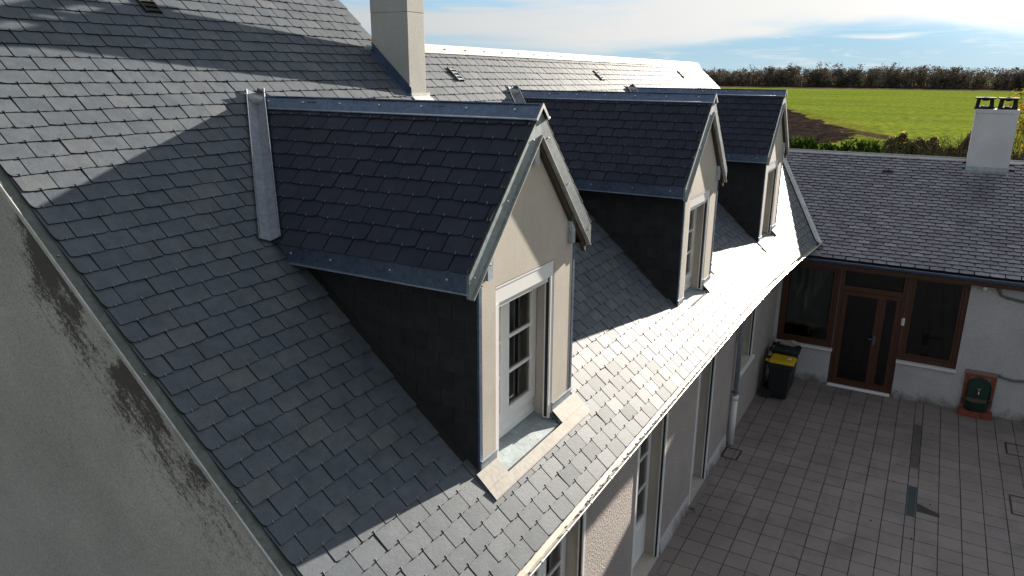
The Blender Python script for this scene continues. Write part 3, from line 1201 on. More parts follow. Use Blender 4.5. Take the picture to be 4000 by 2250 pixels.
# ------------------------------------------------------------------ chimney of the farmhouse
def build_chimney():
    mb = MB()
    zb = CHY0 * TA - 0.3
    mb.bx(CHX0, CHX1, CHY0, CHY1, zb, 3.935)
    mb.bx(CHX0 + 0.003, CHX1 - 0.003, CHY0 + 0.003, CHY1 - 0.003, 3.935, 3.941)
    mb.bx(CHX0 - 0.001, CHX1 + 0.001, CHY0 - 0.001, CHY1 + 0.001, 3.941, CHTOP)
    ch = bevel(part(house, mb, 'chimney', M['chimney']), 0.006)
    # stepped zinc soakers up the side, apron in front
    sd = MB()
    a, b_ = CHY0 / CA - 0.02, CHY1 / CA + 0.02
    q = [R(CHX0 - 0.10, a, 0.022), R(CHX0 - 0.001, a, 0.026), R(CHX0 - 0.001, b_, 0.026), R(CHX0 - 0.10, b_, 0.022)]
    sd.hexa(q + [tuple(np.array(p) + (0, 0, 0.004)) for p in q])
    p0, p1 = R(CHX0, a, 0.026), R(CHX0, b_, 0.026)
    sd.hexa([(CHX0 - 0.010, p0[1], p0[2]), (CHX0 - 0.001, p0[1], p0[2]), (CHX0 - 0.001, p1[1], p1[2]), (CHX0 - 0.010, p1[1], p1[2]),
             (CHX0 - 0.010, p0[1], p0[2] + 0.10), (CHX0 - 0.001, p0[1], p0[2] + 0.10), (CHX0 - 0.001, p1[1], p1[2] + 0.10), (CHX0 - 0.010, p1[1], p1[2] + 0.10)])
    part(ch, sd, 'side_flashing', M['zinc_dark'])
    ap = MB()
    y0 = CHY0
    z0 = y0 * TA
    ap.bx(CHX0 - 0.012, CHX1 + 0.05, y0 - 0.022, y0 - 0.001, z0 - 0.005, z0 + 0.045)
    ap.bx(CHX0 + 0.004, CHX1 + 0.02, y0 - 0.008, y0 - 0.001, z0 - 0.08, z0 - 0.005)
    t0, t1 = R(CHX0 + 0.004, y0 / CA - 0.02, 0.027), R(CHX1 + 0.02, y0 / CA - 0.02, 0.027)
    u0, u1 = R(CHX0 - 0.0, y0 / CA - 0.17, 0.029), R(CHX1 + 0.07, y0 / CA - 0.17, 0.029)
    q = [u0, u1, t1, t0]
    ap.hexa(q + [tuple(np.array(p) + (0, 0, 0.004)) for p in q])
    part(ch, ap, 'apron_flashing', M['zinc_pale'])
    # small lead saddle behind
    sdl = MB()
    sdl.blob(R(CHX0 - 0.06, CHY1 / CA + 0.06, 0.03), (0.05, 0.05, 0.03), 8, 5, 0.5, 4)
    part(ch, sdl, 'lead_saddle', M['lead'])
    # slab cowls on top (they cast the broken end of the shadow band)
    cap = MB()
    cap.bx(CHX0 - 0.04, CHX1 + 0.04, CHY0 - 0.04, CHY1 + 0.04, CHTOP, CHTOP + 0.05)
    part(ch, cap, 'crown', M['chimney'])
    for yc in (CHY0 + 0.14, CHY1 - 0.14):
        cw = MB()
        xc = (CHX0 + CHX1) / 2
        for sx in (-1, 1):
            for sy in (-1, 1):
                cw.bx(xc + sx * 0.10 - 0.022, xc + sx * 0.10 + 0.022, yc + sy * 0.08 - 0.022, yc + sy * 0.08 + 0.022, CHTOP + 0.05, CHTOP + 0.20)
        cw.bx(xc - 0.15, xc + 0.15, yc - 0.125, yc + 0.125, CHTOP + 0.20, CHTOP + 0.235)
        part(ch, cw, 'cowl', M['soot'])


build_chimney()


# ------------------------------------------------------------------ roof vents
def roof_vent(place, x, s, w, l, n, bars=True):
    base = MB()

    def slab(mb, u0, u1, v0, v1, h0, h1):
        mb.hexa([place(u0, v0, h0), place(u1, v0, h0), place(u1, v1, h0), place(u0, v1, h0), place(u0, v0, h1), place(u1, v0, h1), place(u1, v1, h1), place(u0, v1, h1)])
    slab(base, x, x + w, s, s + l, 0.018, 0.030)
    slab(base, x - 0.012, x, s - 0.01, s + l, 0.018, 0.046)
    slab(base, x + w, x + w + 0.012, s - 0.01, s + l, 0.018, 0.046)
    v = part(house if place is R else wing, base, 'roof_vent', M['black'])
    for i in range(n):
        b_ = MB()
        v0 = s + l * i / n
        u0, u1, v1 = x, x + w, v0 + l / n * 0.62
        b_.hexa([place(u0, v0, 0.040), place(u1, v0, 0.040), place(u1, v1, 0.034), place(u0, v1, 0.034), place(u0, v0, 0.047), place(u1, v0, 0.047), place(u1, v1, 0.040), place(u0, v1, 0.040)])
        part(v, b_, 'louvre', M['zinc'] if bars else M['soot'])


roof_vent(R, 1.96, 5.60, 0.13, 0.30, 5, False)
roof_vent(R, 5.86, 4.70, 0.11, 0.24, 4)
roof_vent(R, 10.55, 4.72, 0.11, 0.24, 4)
roof_vent(R, 15.60, 4.80, 0.11, 0.24, 4)


# ------------------------------------------------------------------ dormers
def DR(side):
    """Slope surface of the first dormer; u runs so that u x v points out."""
    def f(u, s, h=0.0):
        if side < 0:
            return (DC - DHALF + s * cos(DB) - h * sin(DB), -u, DEAVE + s * sin(DB) + h * cos(DB))
        return (DC + DHALF - s * cos(DB) + h * sin(DB), u, DEAVE + s * sin(DB) + h * cos(DB))
    return f


def build_dormer():
    d = empty('dormer', (DC, 0.0, -G), house)
    d.location = (DC, DYF - 0.47, 0.45 - G)
    y0, y1 = DYF, DYF + 0.19
    ox0, ox1, oz0, oz1 = 1.862, 2.792, 0.42, 1.835
    xl, xr = DC - DHW, DC + DHW
    ztop = lambda x: DRIDGE - 0.05 - abs(x - DC) * math.tan(DB)
    fw = MB()
    zb = 0.36
    fw.prism([(xl, y0, zb), (ox0, y0, zb), (ox0, y0, oz1), (xl, y0, oz1)], (0, 0.19, 0))
    fw.prism([(ox1, y0, zb), (xr, y0, zb), (xr, y0, oz1), (ox1, y0, oz1)], (0, 0.19, 0))
    fw.prism([(xl, y0, oz1), (xr, y0, oz1), (xr, y0, ztop(xr)), (DC, y0, ztop(DC)), (xl, y0, ztop(xl))], (0, 0.19, 0))
    part(d, fw, 'front_wall', M['cream'])
    # cheeks: boarding and hung slates
    ck = MB()
    for x in (xl + 0.012, xr - 0.012):
        ck.poly([(x, y0 + 0.02, 0.36), (x, 2.32, 2.02), (x, 2.32, 2.1), (x, y0 + 0.02, 2.1)])
    part(d, ck, 'cheek', M['deck'])
    cs = MB()
    var = slate_variants(SW - 0.004, 0.27, 0.005, 0.011, 5, seed=11)
    for side in (-1, 1):
        x = xl + 0.002 if side < 0 else xr - 0.002
        its = []
        for k in range(12):
            z = 0.40 + k * 0.1353
            u = 0.0 if k % 2 else -SW / 2
            while u < 1.9:
                yy = y0 + 0.004 + max(u, 0.0)
                ww = min(SW, SW + u) if u < 0 else SW
                if (z + 0.13) > yy * TA - 0.0 and yy < 2.25:
                    m = np.eye(4)
                    Vv = np.array([0, 0, 1.0])
                    Nn = np.array([side, 0, 0.0])
                    Uu = np.cross(Vv, Nn)
                    if side < 0:
                        o = np.array([x, yy + ww, z])
                    else:
                        o = np.array([x, yy, z])
                    tl = rng.normal(0, 0.004, 2)
                    Nn = Nn + tl[0] * Uu + tl[1] * Vv
                    m[:3, 0], m[:3, 1], m[:3, 2], m[:3, 3] = Uu, Vv, Nn, o
                    its.append((m, int(rng.integers(0, 5)), ww / SW, min(1.0, (2.10 - z) / 0.27)))
                u += SW
        j = joined(its, var)
        k0 = len(cs.v)
        cs.v += j.v
        cs.f += [tuple(i + k0 for i in f) for f in j.f]
        cs.mi = (cs.mi or []) + j.mi
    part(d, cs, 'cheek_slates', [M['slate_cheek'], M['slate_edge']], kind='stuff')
    # corner strips
    for x0_, x1_ in ((xl - 0.016, xl + 0.022), (xr - 0.020, xr + 0.016)):
        mb = MB()
        mb.bx(x0_, x1_, y0 - 0.006, y0 + 0.012, 0.42, 2.0)
        part(d, mb, 'corner_strip', M['zinc_dark'])
    # roof boarding
    mb = MB()
    yf, yb = DYF - 0.045, 3.45
    for side in (-1, 1):
        f = DR(side)
        ln = DHALF / cos(DB)
        us = (-yb, -yf) if side < 0 else (yf, yb)
        mb.hexa([f(us[0], 0.01, -0.03), f(us[1], 0.01, -0.03), f(us[1], ln, -0.03), f(us[0], ln, -0.03), f(us[0], 0.01, -0.001), f(us[1], 0.01, -0.001), f(us[1], ln, -0.001), f(us[0], ln, -0.001)])
    rb = part(d, mb, 'boarding', M['wood_dark'])
    # slates
    L = SG * 2.05
    var = slate_variants(SW - 0.009, L, 0.0085, 0.0185, 7, seed=21)
    ln = DHALF / cos(DB)

    def behind(side):
        f = DR(side)

        def sk(u, s):
            p = f(u, s)
            return p[2] < p[1] * TA - 0.10
        return sk
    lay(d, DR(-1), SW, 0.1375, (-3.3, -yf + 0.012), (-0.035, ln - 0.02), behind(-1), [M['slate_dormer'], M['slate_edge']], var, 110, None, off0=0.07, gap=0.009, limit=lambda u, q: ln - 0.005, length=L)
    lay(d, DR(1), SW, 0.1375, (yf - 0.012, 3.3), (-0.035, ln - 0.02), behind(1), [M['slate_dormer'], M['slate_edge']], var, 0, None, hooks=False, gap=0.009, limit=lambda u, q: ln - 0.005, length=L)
    # ridge capping with rolled edges
    mb = MB()
    zr = DRIDGE + 0.040
    ya, yb2 = DYF - 0.075, 3.44
    ws = 0.150
    for side in (-1, 1):
        ex, ez = DC + side * ws * cos(DB), zr - ws * sin(DB)
        q = [(ex, ya, ez), (ex, yb2, ez), (DC, yb2, zr), (DC, ya, zr)]
        mb.hexa([(p[0] - side * 0.004, p[1], p[2] - 0.005) for p in q] + q)
    rc = part(d, mb, 'ridge_cap', M['zinc_dark'])
    mb = MB()
    for side in (-1, 1):
        ex, ez = DC + side * (ws * cos(DB) + 0.003), zr - ws * sin(DB)
        mb.tube([(ex, ya - 0.002, ez), (ex, yb2, ez)], 0.008, 8)
    part(d, mb, 'rolled_edge', M['zinc'], smooth=True)
    mb = MB()
    for y in np.arange(0.62, 3.2, 0.42):
        mb.blob((DC - 0.05, y, zr - 0.048), (0.012, 0.014, 0.010), 6, 4)
    part(d, mb, 'screw', M['bead'], kind='stuff')
    # bright cut end of the capping
    mb = MB()
    for side in (-1, 1):
        ex, ez = DC + side * ws * cos(DB), zr - ws * sin(DB)
        mb.prism([(DC, ya - 0.004, zr + 0.004), (ex, ya - 0.004, ez + 0.002), (ex - side * 0.016, ya - 0.004, ez - 0.014), (DC, ya - 0.004, zr - 0.030)], (0, 0.005, 0))
    part(d, mb, 'cap_end', M['zinc_pale'])
    # bargeboards clad in zinc, with a drip lip
    for side in (-1, 1):
        f = DR(side)
        yy = DYF - 0.060
        bw = 0.125
        tip = f(0, -0.035, -0.006)
        top = f(0, ln, -0.006)
        tip = (tip[0], yy, tip[2])
        top = (DC, yy, top[2] - 0.004)
        dz = bw / cos(DB)
        mb = MB()
        pts = [tip, top, (DC, yy, top[2] - dz), (tip[0] + side * -0.03, yy, tip[2] - dz * 0.92), (tip[0], yy, tip[2] - dz * 0.86)]
        mb.prism(pts, (0, 0.022, 0))
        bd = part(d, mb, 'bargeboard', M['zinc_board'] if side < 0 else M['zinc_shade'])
        if side > 0:  # dark strip added to stand in for the shaded soffit
            rf = MB()
            rf.prism([(tip[0] - 0.02, yy + 0.024, tip[2] - 0.02), (DC + 0.03, yy + 0.024, top[2] - 0.03), (DC + 0.03, yy + 0.024, top[2] - dz - 0.085), (tip[0] - 0.05, yy + 0.024, tip[2] - dz - 0.045)], (0, 0.034, 0))
            part(d, rf, 'soffit_band', M['wood_dark'])
        mb = MB()
        a, b_ = np.array(pts[3]), np.array(pts[2])
        q = [a + (0, -0.020, -0.004), a + (0, 0.022, -0.004), b_ + (0, 0.022, -0.004), b_ + (0, -0.020, -0.004)]
        mb.hexa(q + [p + (0, 0, 0.010) for p in q])
        part(d, mb, 'drip_lip', M['zinc_pale'])
        mb = MB()
        for e in (0.06, 0.5, 0.88):
            c = np.array(tip) * (1 - e) + np.array(top) * e + np.array([-side * 0.0, -0.004, -dz * 0.45])
            mb.blob(c, (0.006, 0.006, 0.006), 6, 4)
        part(d, mb, 'screw', M['bead'], kind='stuff')
    # eaves fascia
    for side in (-1, 1):
        f = DR(side)
        x = DC + side * (DHALF - 0.012)
        z1, z0 = DEAVE - 0.005, DEAVE - 0.150
        mb = MB()
        mb.prism([(x, DYF - 0.058, z1), (x, z1 / TA + 0.03, z1), (x, z0 / TA + 0.03, z0), (x, DYF - 0.058, z0)], (side * 0.014, 0, 0))
        part(d, mb, 'eaves_fascia', M['zinc_dark'])
        mb = MB()
        mb.bx(min(x, x + side * 0.034), max(x, x + side * 0.034), DYF - 0.058, z0 / TA + 0.02, z0 - 0.012, z0 - 0.001)
        part(d, mb, 'eaves_lip', M['zinc'])
        mb = MB()
        mb.poly([(x, DYF - 0.04, z0), (x, 2.2, z0), (DC + side * DHW, 2.2, z0), (DC + side * DHW, DYF - 0.04, z0)])
        part(d, mb, 'soffit', M['wood_dark'])
        mb = MB()
        for y in (0.62, 1.1, 1.65, 2.05):
            mb.blob((x + side * 0.015, y, z0 + 0.07), (0.006, 0.009, 0.009), 6, 4)
        part(d, mb, 'screw', M['bead'], kind='stuff')
    # purlin ends in zinc jackets
    for x, za, zb_ in ((DC, 2.645, 2.90), (1.735, 1.92, 2.16), (3.065, 1.92, 2.16)):
        mb = MB()
        mb.bx(x - 0.034, x + 0.034, DYF - 0.036, DYF + 0.002, za, zb_)
        pe = part(d, mb, 'purlin_end', M['zinc'])
        mb = MB()
        mb.blob((x, DYF - 0.038, za + 0.11), (0.009, 0.006, 0.009), 6, 4)
        part(d, mb, 'screw', M['bead'], kind='stuff')
    # valley gutters: a folded zinc strip lying over both slopes
    for side in (-1, 1):
        mb = MB()
        fo = MB()
        P0, P1 = [], []
        for z in (2.05, DRIDGE + 0.02):
            Y = z / TA
            X = DC + side * (DRIDGE - z) / math.tan(DB)
            P0.append(np.array([X, Y, z]))
        ax = P0[1] - P0[0]
        ax /= np.linalg.norm(ax)
        nm = np.array([0, -SA, CA])
        nd = np.array([side * sin(DB), 0, cos(DB)])
        em = np.cross(ax, nm)
        em *= np.sign(em @ np.array([side, 0, 0]))
        ed = np.cross(ax, nd)
        ed *= -np.sign(ed @ np.array([0, 1, 0]))
        c0, c1 = P0[0] + 0.03 * (nm + nd) - ax * 0.06, P0[1] + 0.03 * (nm + nd)
        for e, n_, wd in ((em, nm, 0.085), (ed, nd, 0.085)):
            q = [c0, c1, c1 + e * wd, c0 + e * wd]
            mb.hexa([p - n_ * 0.006 for p in q] + q)
            fo.tube([c0 + e * wd, c1 + e * wd], 0.007, 6)
        v_ = part(d, mb, 'valley_strip', M['valley'])
        part(d, fo, 'valley_fold', M['valley'], smooth=True)
    # crumpled lead where ridge and roof meet
    mb = MB()
    yk = (DRIDGE + 0.02) / TA
    mb.blob((DC - 0.055, yk - 0.06, DRIDGE - 0.005), (0.085, 0.12, 0.055), 14, 8, 0.10, 3)
    part(d, mb, 'lead_saddle', M['lead'])
    # window: two leaves with glazing bars, roller shutter box and guides
    yw = DYF + 0.165
    fr = MB()
    x0, x1, z0, z1 = ox0, ox1 + 0.06, 0.43, 1.70
    for a, b_ in ((x0, x0 + 0.055), (x1 - 0.075, x1)):
        fr.bx(a, b_, yw + 0.01, yw + 0.06, z0, z1)
    fr.bx(x0 + 0.055, x1 - 0.075, yw + 0.01, yw + 0.06, z1 - 0.06, z1)
    fr.bx(x0 + 0.055, x1 - 0.075, yw + 0.01, yw + 0.06, z0, z0 + 0.16)
    fr.bx(x0 + 0.055, x1 - 0.075, yw - 0.005, yw + 0.01, z0 + 0.02, z0 + 0.075)
    part(d, fr, 'window_frame', M['white'])
    mid = 2.27
    for a, b_ in ((x0 + 0.055, mid), (mid, x1 - 0.075)):
        lf = MB()
        st = 0.052
        za, zz = z0 + 0.16, z1 - 0.06
        lf.bx(a, a + st, yw - 0.012, yw + 0.03, za, zz)
        lf.bx(b_ - st * 1.5, b_, yw - 0.012, yw + 0.03, za, zz)
        lf.bx(a + st, b_ - st * 1.5, yw - 0.012, yw + 0.03, za, za + 0.085)
        lf.bx(a + st, b_ - st * 1.5, yw - 0.012, yw + 0.03, zz - 0.06, zz)
        g0, g1 = za + 0.085, zz - 0.06
        lv = np.linspace(g0, g1, 4)
        for q in lv[1:-1]:
            lf.bx(a + st, b_ - st * 1.5, yw - 0.004, yw + 0.016, q - 0.013, q + 0.013)
        part(d, lf, 'window_leaf', M['white'])
        for q0, q1 in zip(lv[:-1], lv[1:]):
            pn = MB()
            pn.poly([(a + st, yw + 0.012, q0), (b_ - st * 1.5, yw + 0.012, q0), (b_ - st * 1.5, yw + 0.012, q1), (a + st, yw + 0.012, q1)])
            part(d, pn, 'pane', M['glass'])
    rm = MB()
    rm.poly([(1.68, yw + 0.45, 0.3), (3.12, yw + 0.45, 0.3), (3.12, yw + 0.45, 1.88), (1.68, yw + 0.45, 1.88)])
    for x in (1.68, 3.12):
        rm.poly([(x, yw + 0.04, 0.3), (x, yw + 0.45, 0.3), (x, yw + 0.45, 1.88), (x, yw + 0.04, 1.88)])
    for z in (0.3, 1.88):
        rm.poly([(1.68, yw + 0.04, z), (3.12, yw + 0.04, z), (3.12, yw + 0.45, z), (1.68, yw + 0.45, z)])
    part(d, rm, 'room', M['curtain'])
    sb = MB()
    sb.bx(ox0 + 0.004, ox1 - 0.004, DYF + 0.006, DYF + 0.15, 1.700, 1.828)
    sb.bx(ox0 + 0.004, ox1 - 0.004, DYF + 0.0, DYF + 0.008, 1.816, 1.828)
    sbo = part(d, sb, 'shutter_box', M['white'])
    bs = MB()
    bs.bx(ox0 + 0.06, ox1 - 0.06, DYF + 0.025, DYF + 0.045, 1.655, 1.700)
    part(d, bs, 'shutter_edge', M['white_dull'])
    for sgn, xg in ((1, ox0), (-1, ox1)):
        g_ = MB()
        g_.bx(min(xg, xg + sgn * 0.05), max(xg, xg + sgn * 0.05), DYF + 0.004, DYF + 0.06, 0.43, 1.70)
        part(d, g_, 'shutter_guide', M['white'])
        g_ = MB()
        a = xg + sgn * 0.0505
        g_.bx(min(a, a + sgn * 0.003), max(a, a + sgn * 0.003), DYF + 0.018, DYF + 0.046, 0.44, 1.70)
        part(d, g_, 'guide_slot', M['black'])
    # sill tray and apron over the slates
    sl = MB()
    q = [(ox0, 0.405, 0.385), (ox1, 0.405, 0.385), (ox1, yw + 0.01, 0.432), (ox0, yw + 0.01, 0.432)]
    sl.hexa([(p[0], p[1], p[2] - 0.012) for p in q] + q)
    part(d, sl, 'sill', M['sill'])
    ap = MB()
    s0, s1, s2 = 0.455, 0.545, DYF / CA + 0.02

    def plate(u0, u1, a, b_, h, t=0.005):
        qq = [R(u0, a, h - t), R(u1, a, h - t), R(u1, b_, h - t), R(u0, b_, h - t)]
        tt = [R(u0, a, h), R(u1, a, h), R(u1, b_, h), R(u0, b_, h)]
        ap.hexa(qq + tt)
    plate(1.575, 3.245, s0, s1, 0.036)
    plate(1.575, ox0 - 0.002, s1 + 0.001, s2, 0.037)
    plate(ox1 + 0.002, 3.245, s1 + 0.001, s2, 0.037)
    plate(1.575, 3.245, s0 - 0.006, s0 - 0.001, 0.036, 0.022)
    part(d, ap, 'apron', M['apron'])
    for a, b_ in ((xl - 0.004, ox0), (ox1, xr + 0.004)):
        up = MB()
        up.bx(a, b_, DYF - 0.010, DYF - 0.001, 0.40, 0.545)
        up.bx(a, b_, DYF - 0.018, DYF - 0.001, 0.545, 0.556)
        x = ox0 if a < DC else ox1
        up.bx(x - 0.010, x - 0.001 if x == ox0 else x + 0.010, 0.40, DYF - 0.019, 0.36, 0.408)
        part(d, up, 'upstand', M['zinc'])
    return d


def copy_tree(o, parent):
    c = o.copy()
    COL.objects.link(c)
    c.parent = parent
    for ch in list(o.children):
        copy_tree(ch, c)
    return c


dormer0 = build_dormer()
for dx, dy, dz in DORMERS[1:]:
    c = copy_tree(dormer0, house)
    c.location = dormer0.location + Vector((dx, dy, dz))


# ------------------------------------------------------------------ the wing across the courtyard end
WL = (WX1 - WX0) / cos(WB)
WZ1 = WZ0 + (WX1 - WX0) * WTAN
WY_END = 7.6                            # how far the wing runs to the right


def build_wing():
    # boarding
    mb = MB()
    mb.hexa([W(-1.6, -0.04, -0.04), W(WY_END, -0.04, -0.04), W(WY_END, WL, -0.04), W(-1.6, WL, -0.04), W(-1.6, -0.04, -0.001), W(WY_END, -0.04, -0.001), W(WY_END, WL, -0.001), W(-1.6, WL, -0.001)])
    roof = part(wing, mb, 'roof', M['deck'])
    w, g = 0.25, 0.1352
    var = slate_variants(w - 0.018, g * 2.05, 0.017, 0.036, 7, round_c=0.010, seed=31)

    def sk(y, s):
        p = W(y, s)
        if p[1] > -0.3 and p[2] < p[1] * TA + 0.02 - 0.13:
            return True
        return 17.52 < p[0] and 2.74 < y < 3.56
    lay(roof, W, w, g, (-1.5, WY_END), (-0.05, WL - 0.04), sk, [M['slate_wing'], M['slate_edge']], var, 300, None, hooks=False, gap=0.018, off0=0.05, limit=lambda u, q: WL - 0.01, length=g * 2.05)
    # back slope, gable
    mb = MB()
    xb = 2 * WX1 - WX0
    mb.hexa([(WX1, 1.5, WZ1 - 0.04), (WX1, -WY_END, WZ1 - 0.04), (xb, -WY_END, WZ0 - 0.04), (xb, 1.5, WZ0 - 0.04), (WX1, 1.5, WZ1), (WX1, -WY_END, WZ1), (xb, -WY_END, WZ0), (xb, 1.5, WZ0)])
    part(wing, mb, 'back_slope', M['slate_wing'])
    # ridge capping
    mb = MB()
    for side in (-1, 1):
        e = (WX1 + side * 0.11, WZ1 + 0.045 - 0.055)
        q = [(e[0], 1.42, e[1]), (e[0], -WY_END, e[1]), (WX1, -WY_END, WZ1 + 0.05), (WX1, 1.42, WZ1 + 0.05)]
        mb.hexa([(p[0], p[1], p[2] - 0.006) for p in q] + q)
    mb.tube([(WX1, 1.42, WZ1 + 0.052), (WX1, -WY_END, WZ1 + 0.052)], 0.016, 8)
    part(wing, mb, 'ridge_cap', M['zinc_pale'])
    # gutter
    mb = MB()
    n = 8
    r = 0.062
    cx, cz = WX0 - 0.055, WZ0 - 0.03
    pr = [(cx - r * cos(math.pi * i / n), cz - r * sin(math.pi * i / n)) for i in range(n + 1)]
    pr2 = [(cx - (r + .004) * cos(math.pi * i / n), cz - (r + .004) * sin(math.pi * i / n)) for i in range(n + 1)]
    for i in range(n):
        for q in (pr, pr2):
            mb.poly([(q[i][0], 0.35, q[i][1]), (q[i][0], -WY_END, q[i][1]), (q[i + 1][0], -WY_END, q[i + 1][1]), (q[i + 1][0], 0.35, q[i + 1][1])])
    mb.tube([(cx - r - 0.002, 0.35, cz + 0.006), (cx - r - 0.002, -WY_END, cz + 0.006)], 0.012, 8)
    part(wing, mb, 'gutter', M['zinc_dark'])
    mb = MB()
    mb.bx(WX0 + 0.005, WX0 + 0.03, -WY_END, 0.46, WZ0 - 0.20, WZ0 - 0.035)
    mb.bx(WX0 + 0.03, WXW + 0.02, -WY_END, 0.46, WZ0 - 0.20, WZ0 - 0.185)
    part(wing, mb, 'fascia', M['wood'])
    # wall with openings
    wins = [(-0.40, 0.745, -2.375, -0.56), (0.747, 2.003, G + 0.02, -0.56), (2.005, 3.055, -2.375, -0.53)]
    mb = MB()
    ys = sorted(set([-0.47, WY_END] + [v for o in wins for v in o[:2]]))
    zs = sorted(set([G - 0.3, WZ0 - 0.15] + [v for o in wins for v in o[2:]]))
    for a, b_ in zip(ys[:-1], ys[1:]):
        for c, d in zip(zs[:-1], zs[1:]):
            m, q = (a + b_) / 2, (c + d) / 2
            if any(o[0] < m < o[1] and o[2] < q < o[3] for o in wins):
                continue
            mb.poly([(WXW, -a, c), (WXW, -b_, c), (WXW, -b_, d), (WXW, -a, d)])
    wl = part(wing, mb, 'wall', M['white_wall'])
    mb = MB()
    for a, b_, c, d in wins:
        for yy in (a, b_):
            mb.poly([(WXW, -yy, c), (WXW + 0.14, -yy, c), (WXW + 0.14, -yy, d), (WXW, -yy, d)])
    part(wl, mb, 'reveal', M['white_wall'])
    mb = MB()
    mb.poly([(WXW + 0.05, -WY_END, G - 0.3), (2 * WX1 - WXW, -WY_END, G - 0.3), (2 * WX1 - WXW, -WY_END, WZ0 + 0.05), (WX1, -WY_END, WZ1 - 0.05), (WXW + 0.05, -WY_END, WZ0 + 0.05)])
    mb.poly([(2 * WX1 - WXW, 0.4, G - 0.3), (2 * WX1 - WXW, -WY_END, G - 0.3), (2 * WX1 - WXW, -WY_END, WZ0), (2 * WX1 - WXW, 0.4, WZ0)])
    part(wing, mb, 'rear_wall', M['white_wall'])

    def box_frame(o, a, b_, c, d, t, x0, x1, tb=None):
        tb = tb or t
        o.bx(x0, x1, -a - t, -a, c, d)
        o.bx(x0, x1, -b_, -b_ + t, c, d)
        o.bx(x0, x1, -b_ + t, -a - t, c, c + tb)
        o.bx(x0, x1, -b_ + t, -a - t, d - t, d)

    def pane(par, a, b_, c, d, x):
        p = MB()
        p.poly([(x, -a, c), (x, -b_, c), (x, -b_, d), (x, -a, d)])
        part(par, p, 'pane', M['glass_dark'])
    xf = WXW + 0.04
    # left window
    for a, b_, c, d in (wins[0], wins[2]):
        fr = MB()
        box_frame(fr, a, b_, c, d, 0.085, xf, xf + 0.06, 0.10)
        box_frame(fr, a + 0.087, b_ - 0.087, c + 0.102, d - 0.087, 0.045, xf + 0.012, xf + 0.055)
        wn = bevel(part(wing, fr, 'window', M['wood']), 0.004)
        pane(wn, a + 0.13, b_ - 0.13, c + 0.14, d - 0.13, xf + 0.035)
        sl = MB()
        sl.bx(WXW - 0.05, WXW + 0.05, -b_ - 0.02, -a + 0.01, c - 0.05, c - 0.002)
        part(wing, sl, 'sill', M['white_dull'])
    # things dimly seen indoors: curtain edge and shelf boards
    mb = MB()
    mb.bx(WXW + 0.5, WXW + 0.53, -0.55, 0.30, -2.1, -0.7)
    part(wing, mb, 'curtain', M['curtain'])
    mb = MB()
    mb.bx(WXW + 0.6, WXW + 0.8, -2.75, -2.35, -1.30, -1.26)
    mb.bx(WXW + 0.6, WXW + 0.8, -2.90, -2.45, -1.86, -1.82)
    part(wing, mb, 'shelf', M['wood_dark'])
    mb = MB()
    mb.bx(WXW + 1.6, WXW + 1.65, -3.4, 0.6, G, -0.3)
    part(wing, mb, 'room', M['dark_room'])
    mb = MB()
    mb.bx(WXW + 0.2, WXW + 1.6, -3.4, 0.6, G + 0.0, G + 0.02)
    part(wing, mb, 'room_floor', M['dark_room'])
    # door: frame, transom light, main leaf with a tall pane, fixed side light
    a, b_, c, d = wins[1]
    fr = MB()
    box_frame(fr, a, b_, c, d, 0.085, xf, xf + 0.07, 0.04)
    fr.bx(xf, xf + 0.07, -b_ + 0.085, -a - 0.085, -1.06, -0.95)
    dr = bevel(part(wing, fr, 'door', M['wood']), 0.004)
    pane(dr, a + 0.10, b_ - 0.10, -0.94, d - 0.09, xf + 0.035)
    lf = MB()
    la, lb = a + 0.088, 1.575
    box_frame(lf, la, lb, c + 0.042, -1.063, 0.085, xf - 0.012, xf + 0.045, 0.12)
    part(dr, bevel(lf.build('x', M['wood']), 0.004) and lf if False else lf, 'leaf', M['wood'])
    for o in [o for o in bpy.data.objects if o.name == 'x']:
        bpy.data.objects.remove(o)
    pane(dr, la + 0.086, lb - 0.086, c + 0.163, -1.15, xf + 0.02)
    lf = MB()
    sa, sb_ = 1.578, b_ - 0.088
    box_frame(lf, sa, sb_, c + 0.042, -1.063, 0.075, xf - 0.006, xf + 0.045, 0.12)
    part(dr, lf, 'side_leaf', M['wood'])
    pane(dr, sa + 0.076, sb_ - 0.076, c + 0.163, -1.14, xf + 0.02)
    h = MB()
    h.bx(xf - 0.022, xf - 0.012, -1.555, -1.515, -2.16, -1.94)
    h.tube([(xf - 0.05, -1.535, -2.02), (xf - 0.05, -1.42, -2.02)], 0.010, 8)
    h.tube([(xf - 0.012, -1.535, -2.02), (xf - 0.05, -1.535, -2.02)], 0.010, 8)
    part(dr, h, 'handle', M['zinc_dark'])
    st = MB()
    st.bx(WXW - 0.045, WXW + 0.10, -b_ + 0.02, -a - 0.01, G + 0.0, G + 0.022)
    st.bx(WXW - 0.015, WXW + 0.10, -b_ + 0.03, -a - 0.02, G + 0.022, G + 0.040)
    part(wing, st, 'threshold', M['white'])
    bl = MB()
    bl.bx(WXW + 0.018, WXW + 0.04, -2.035, -1.975, -1.63, -1.475)
    bl = bevel(part(wing, bl, 'doorbell', M['white']), 0.005)
    bt = MB()
    bt.blob((WXW + 0.016, -2.005, -1.555), (0.004, 0.009, 0.009), 8, 5)
    part(bl, bt, 'button', M['black'])
    # outdoor lamp and surface cables
    lp = MB()
    lp.bx(WXW - 0.02, WXW, -3.31, -3.23, -0.66, -0.55)
    lp.blob((WXW - 0.05, -3.27, -0.62), (0.05, 0.045, 0.05), 10, 6)
    part(wing, lp, 'wall_lamp', M['white'], smooth=True)
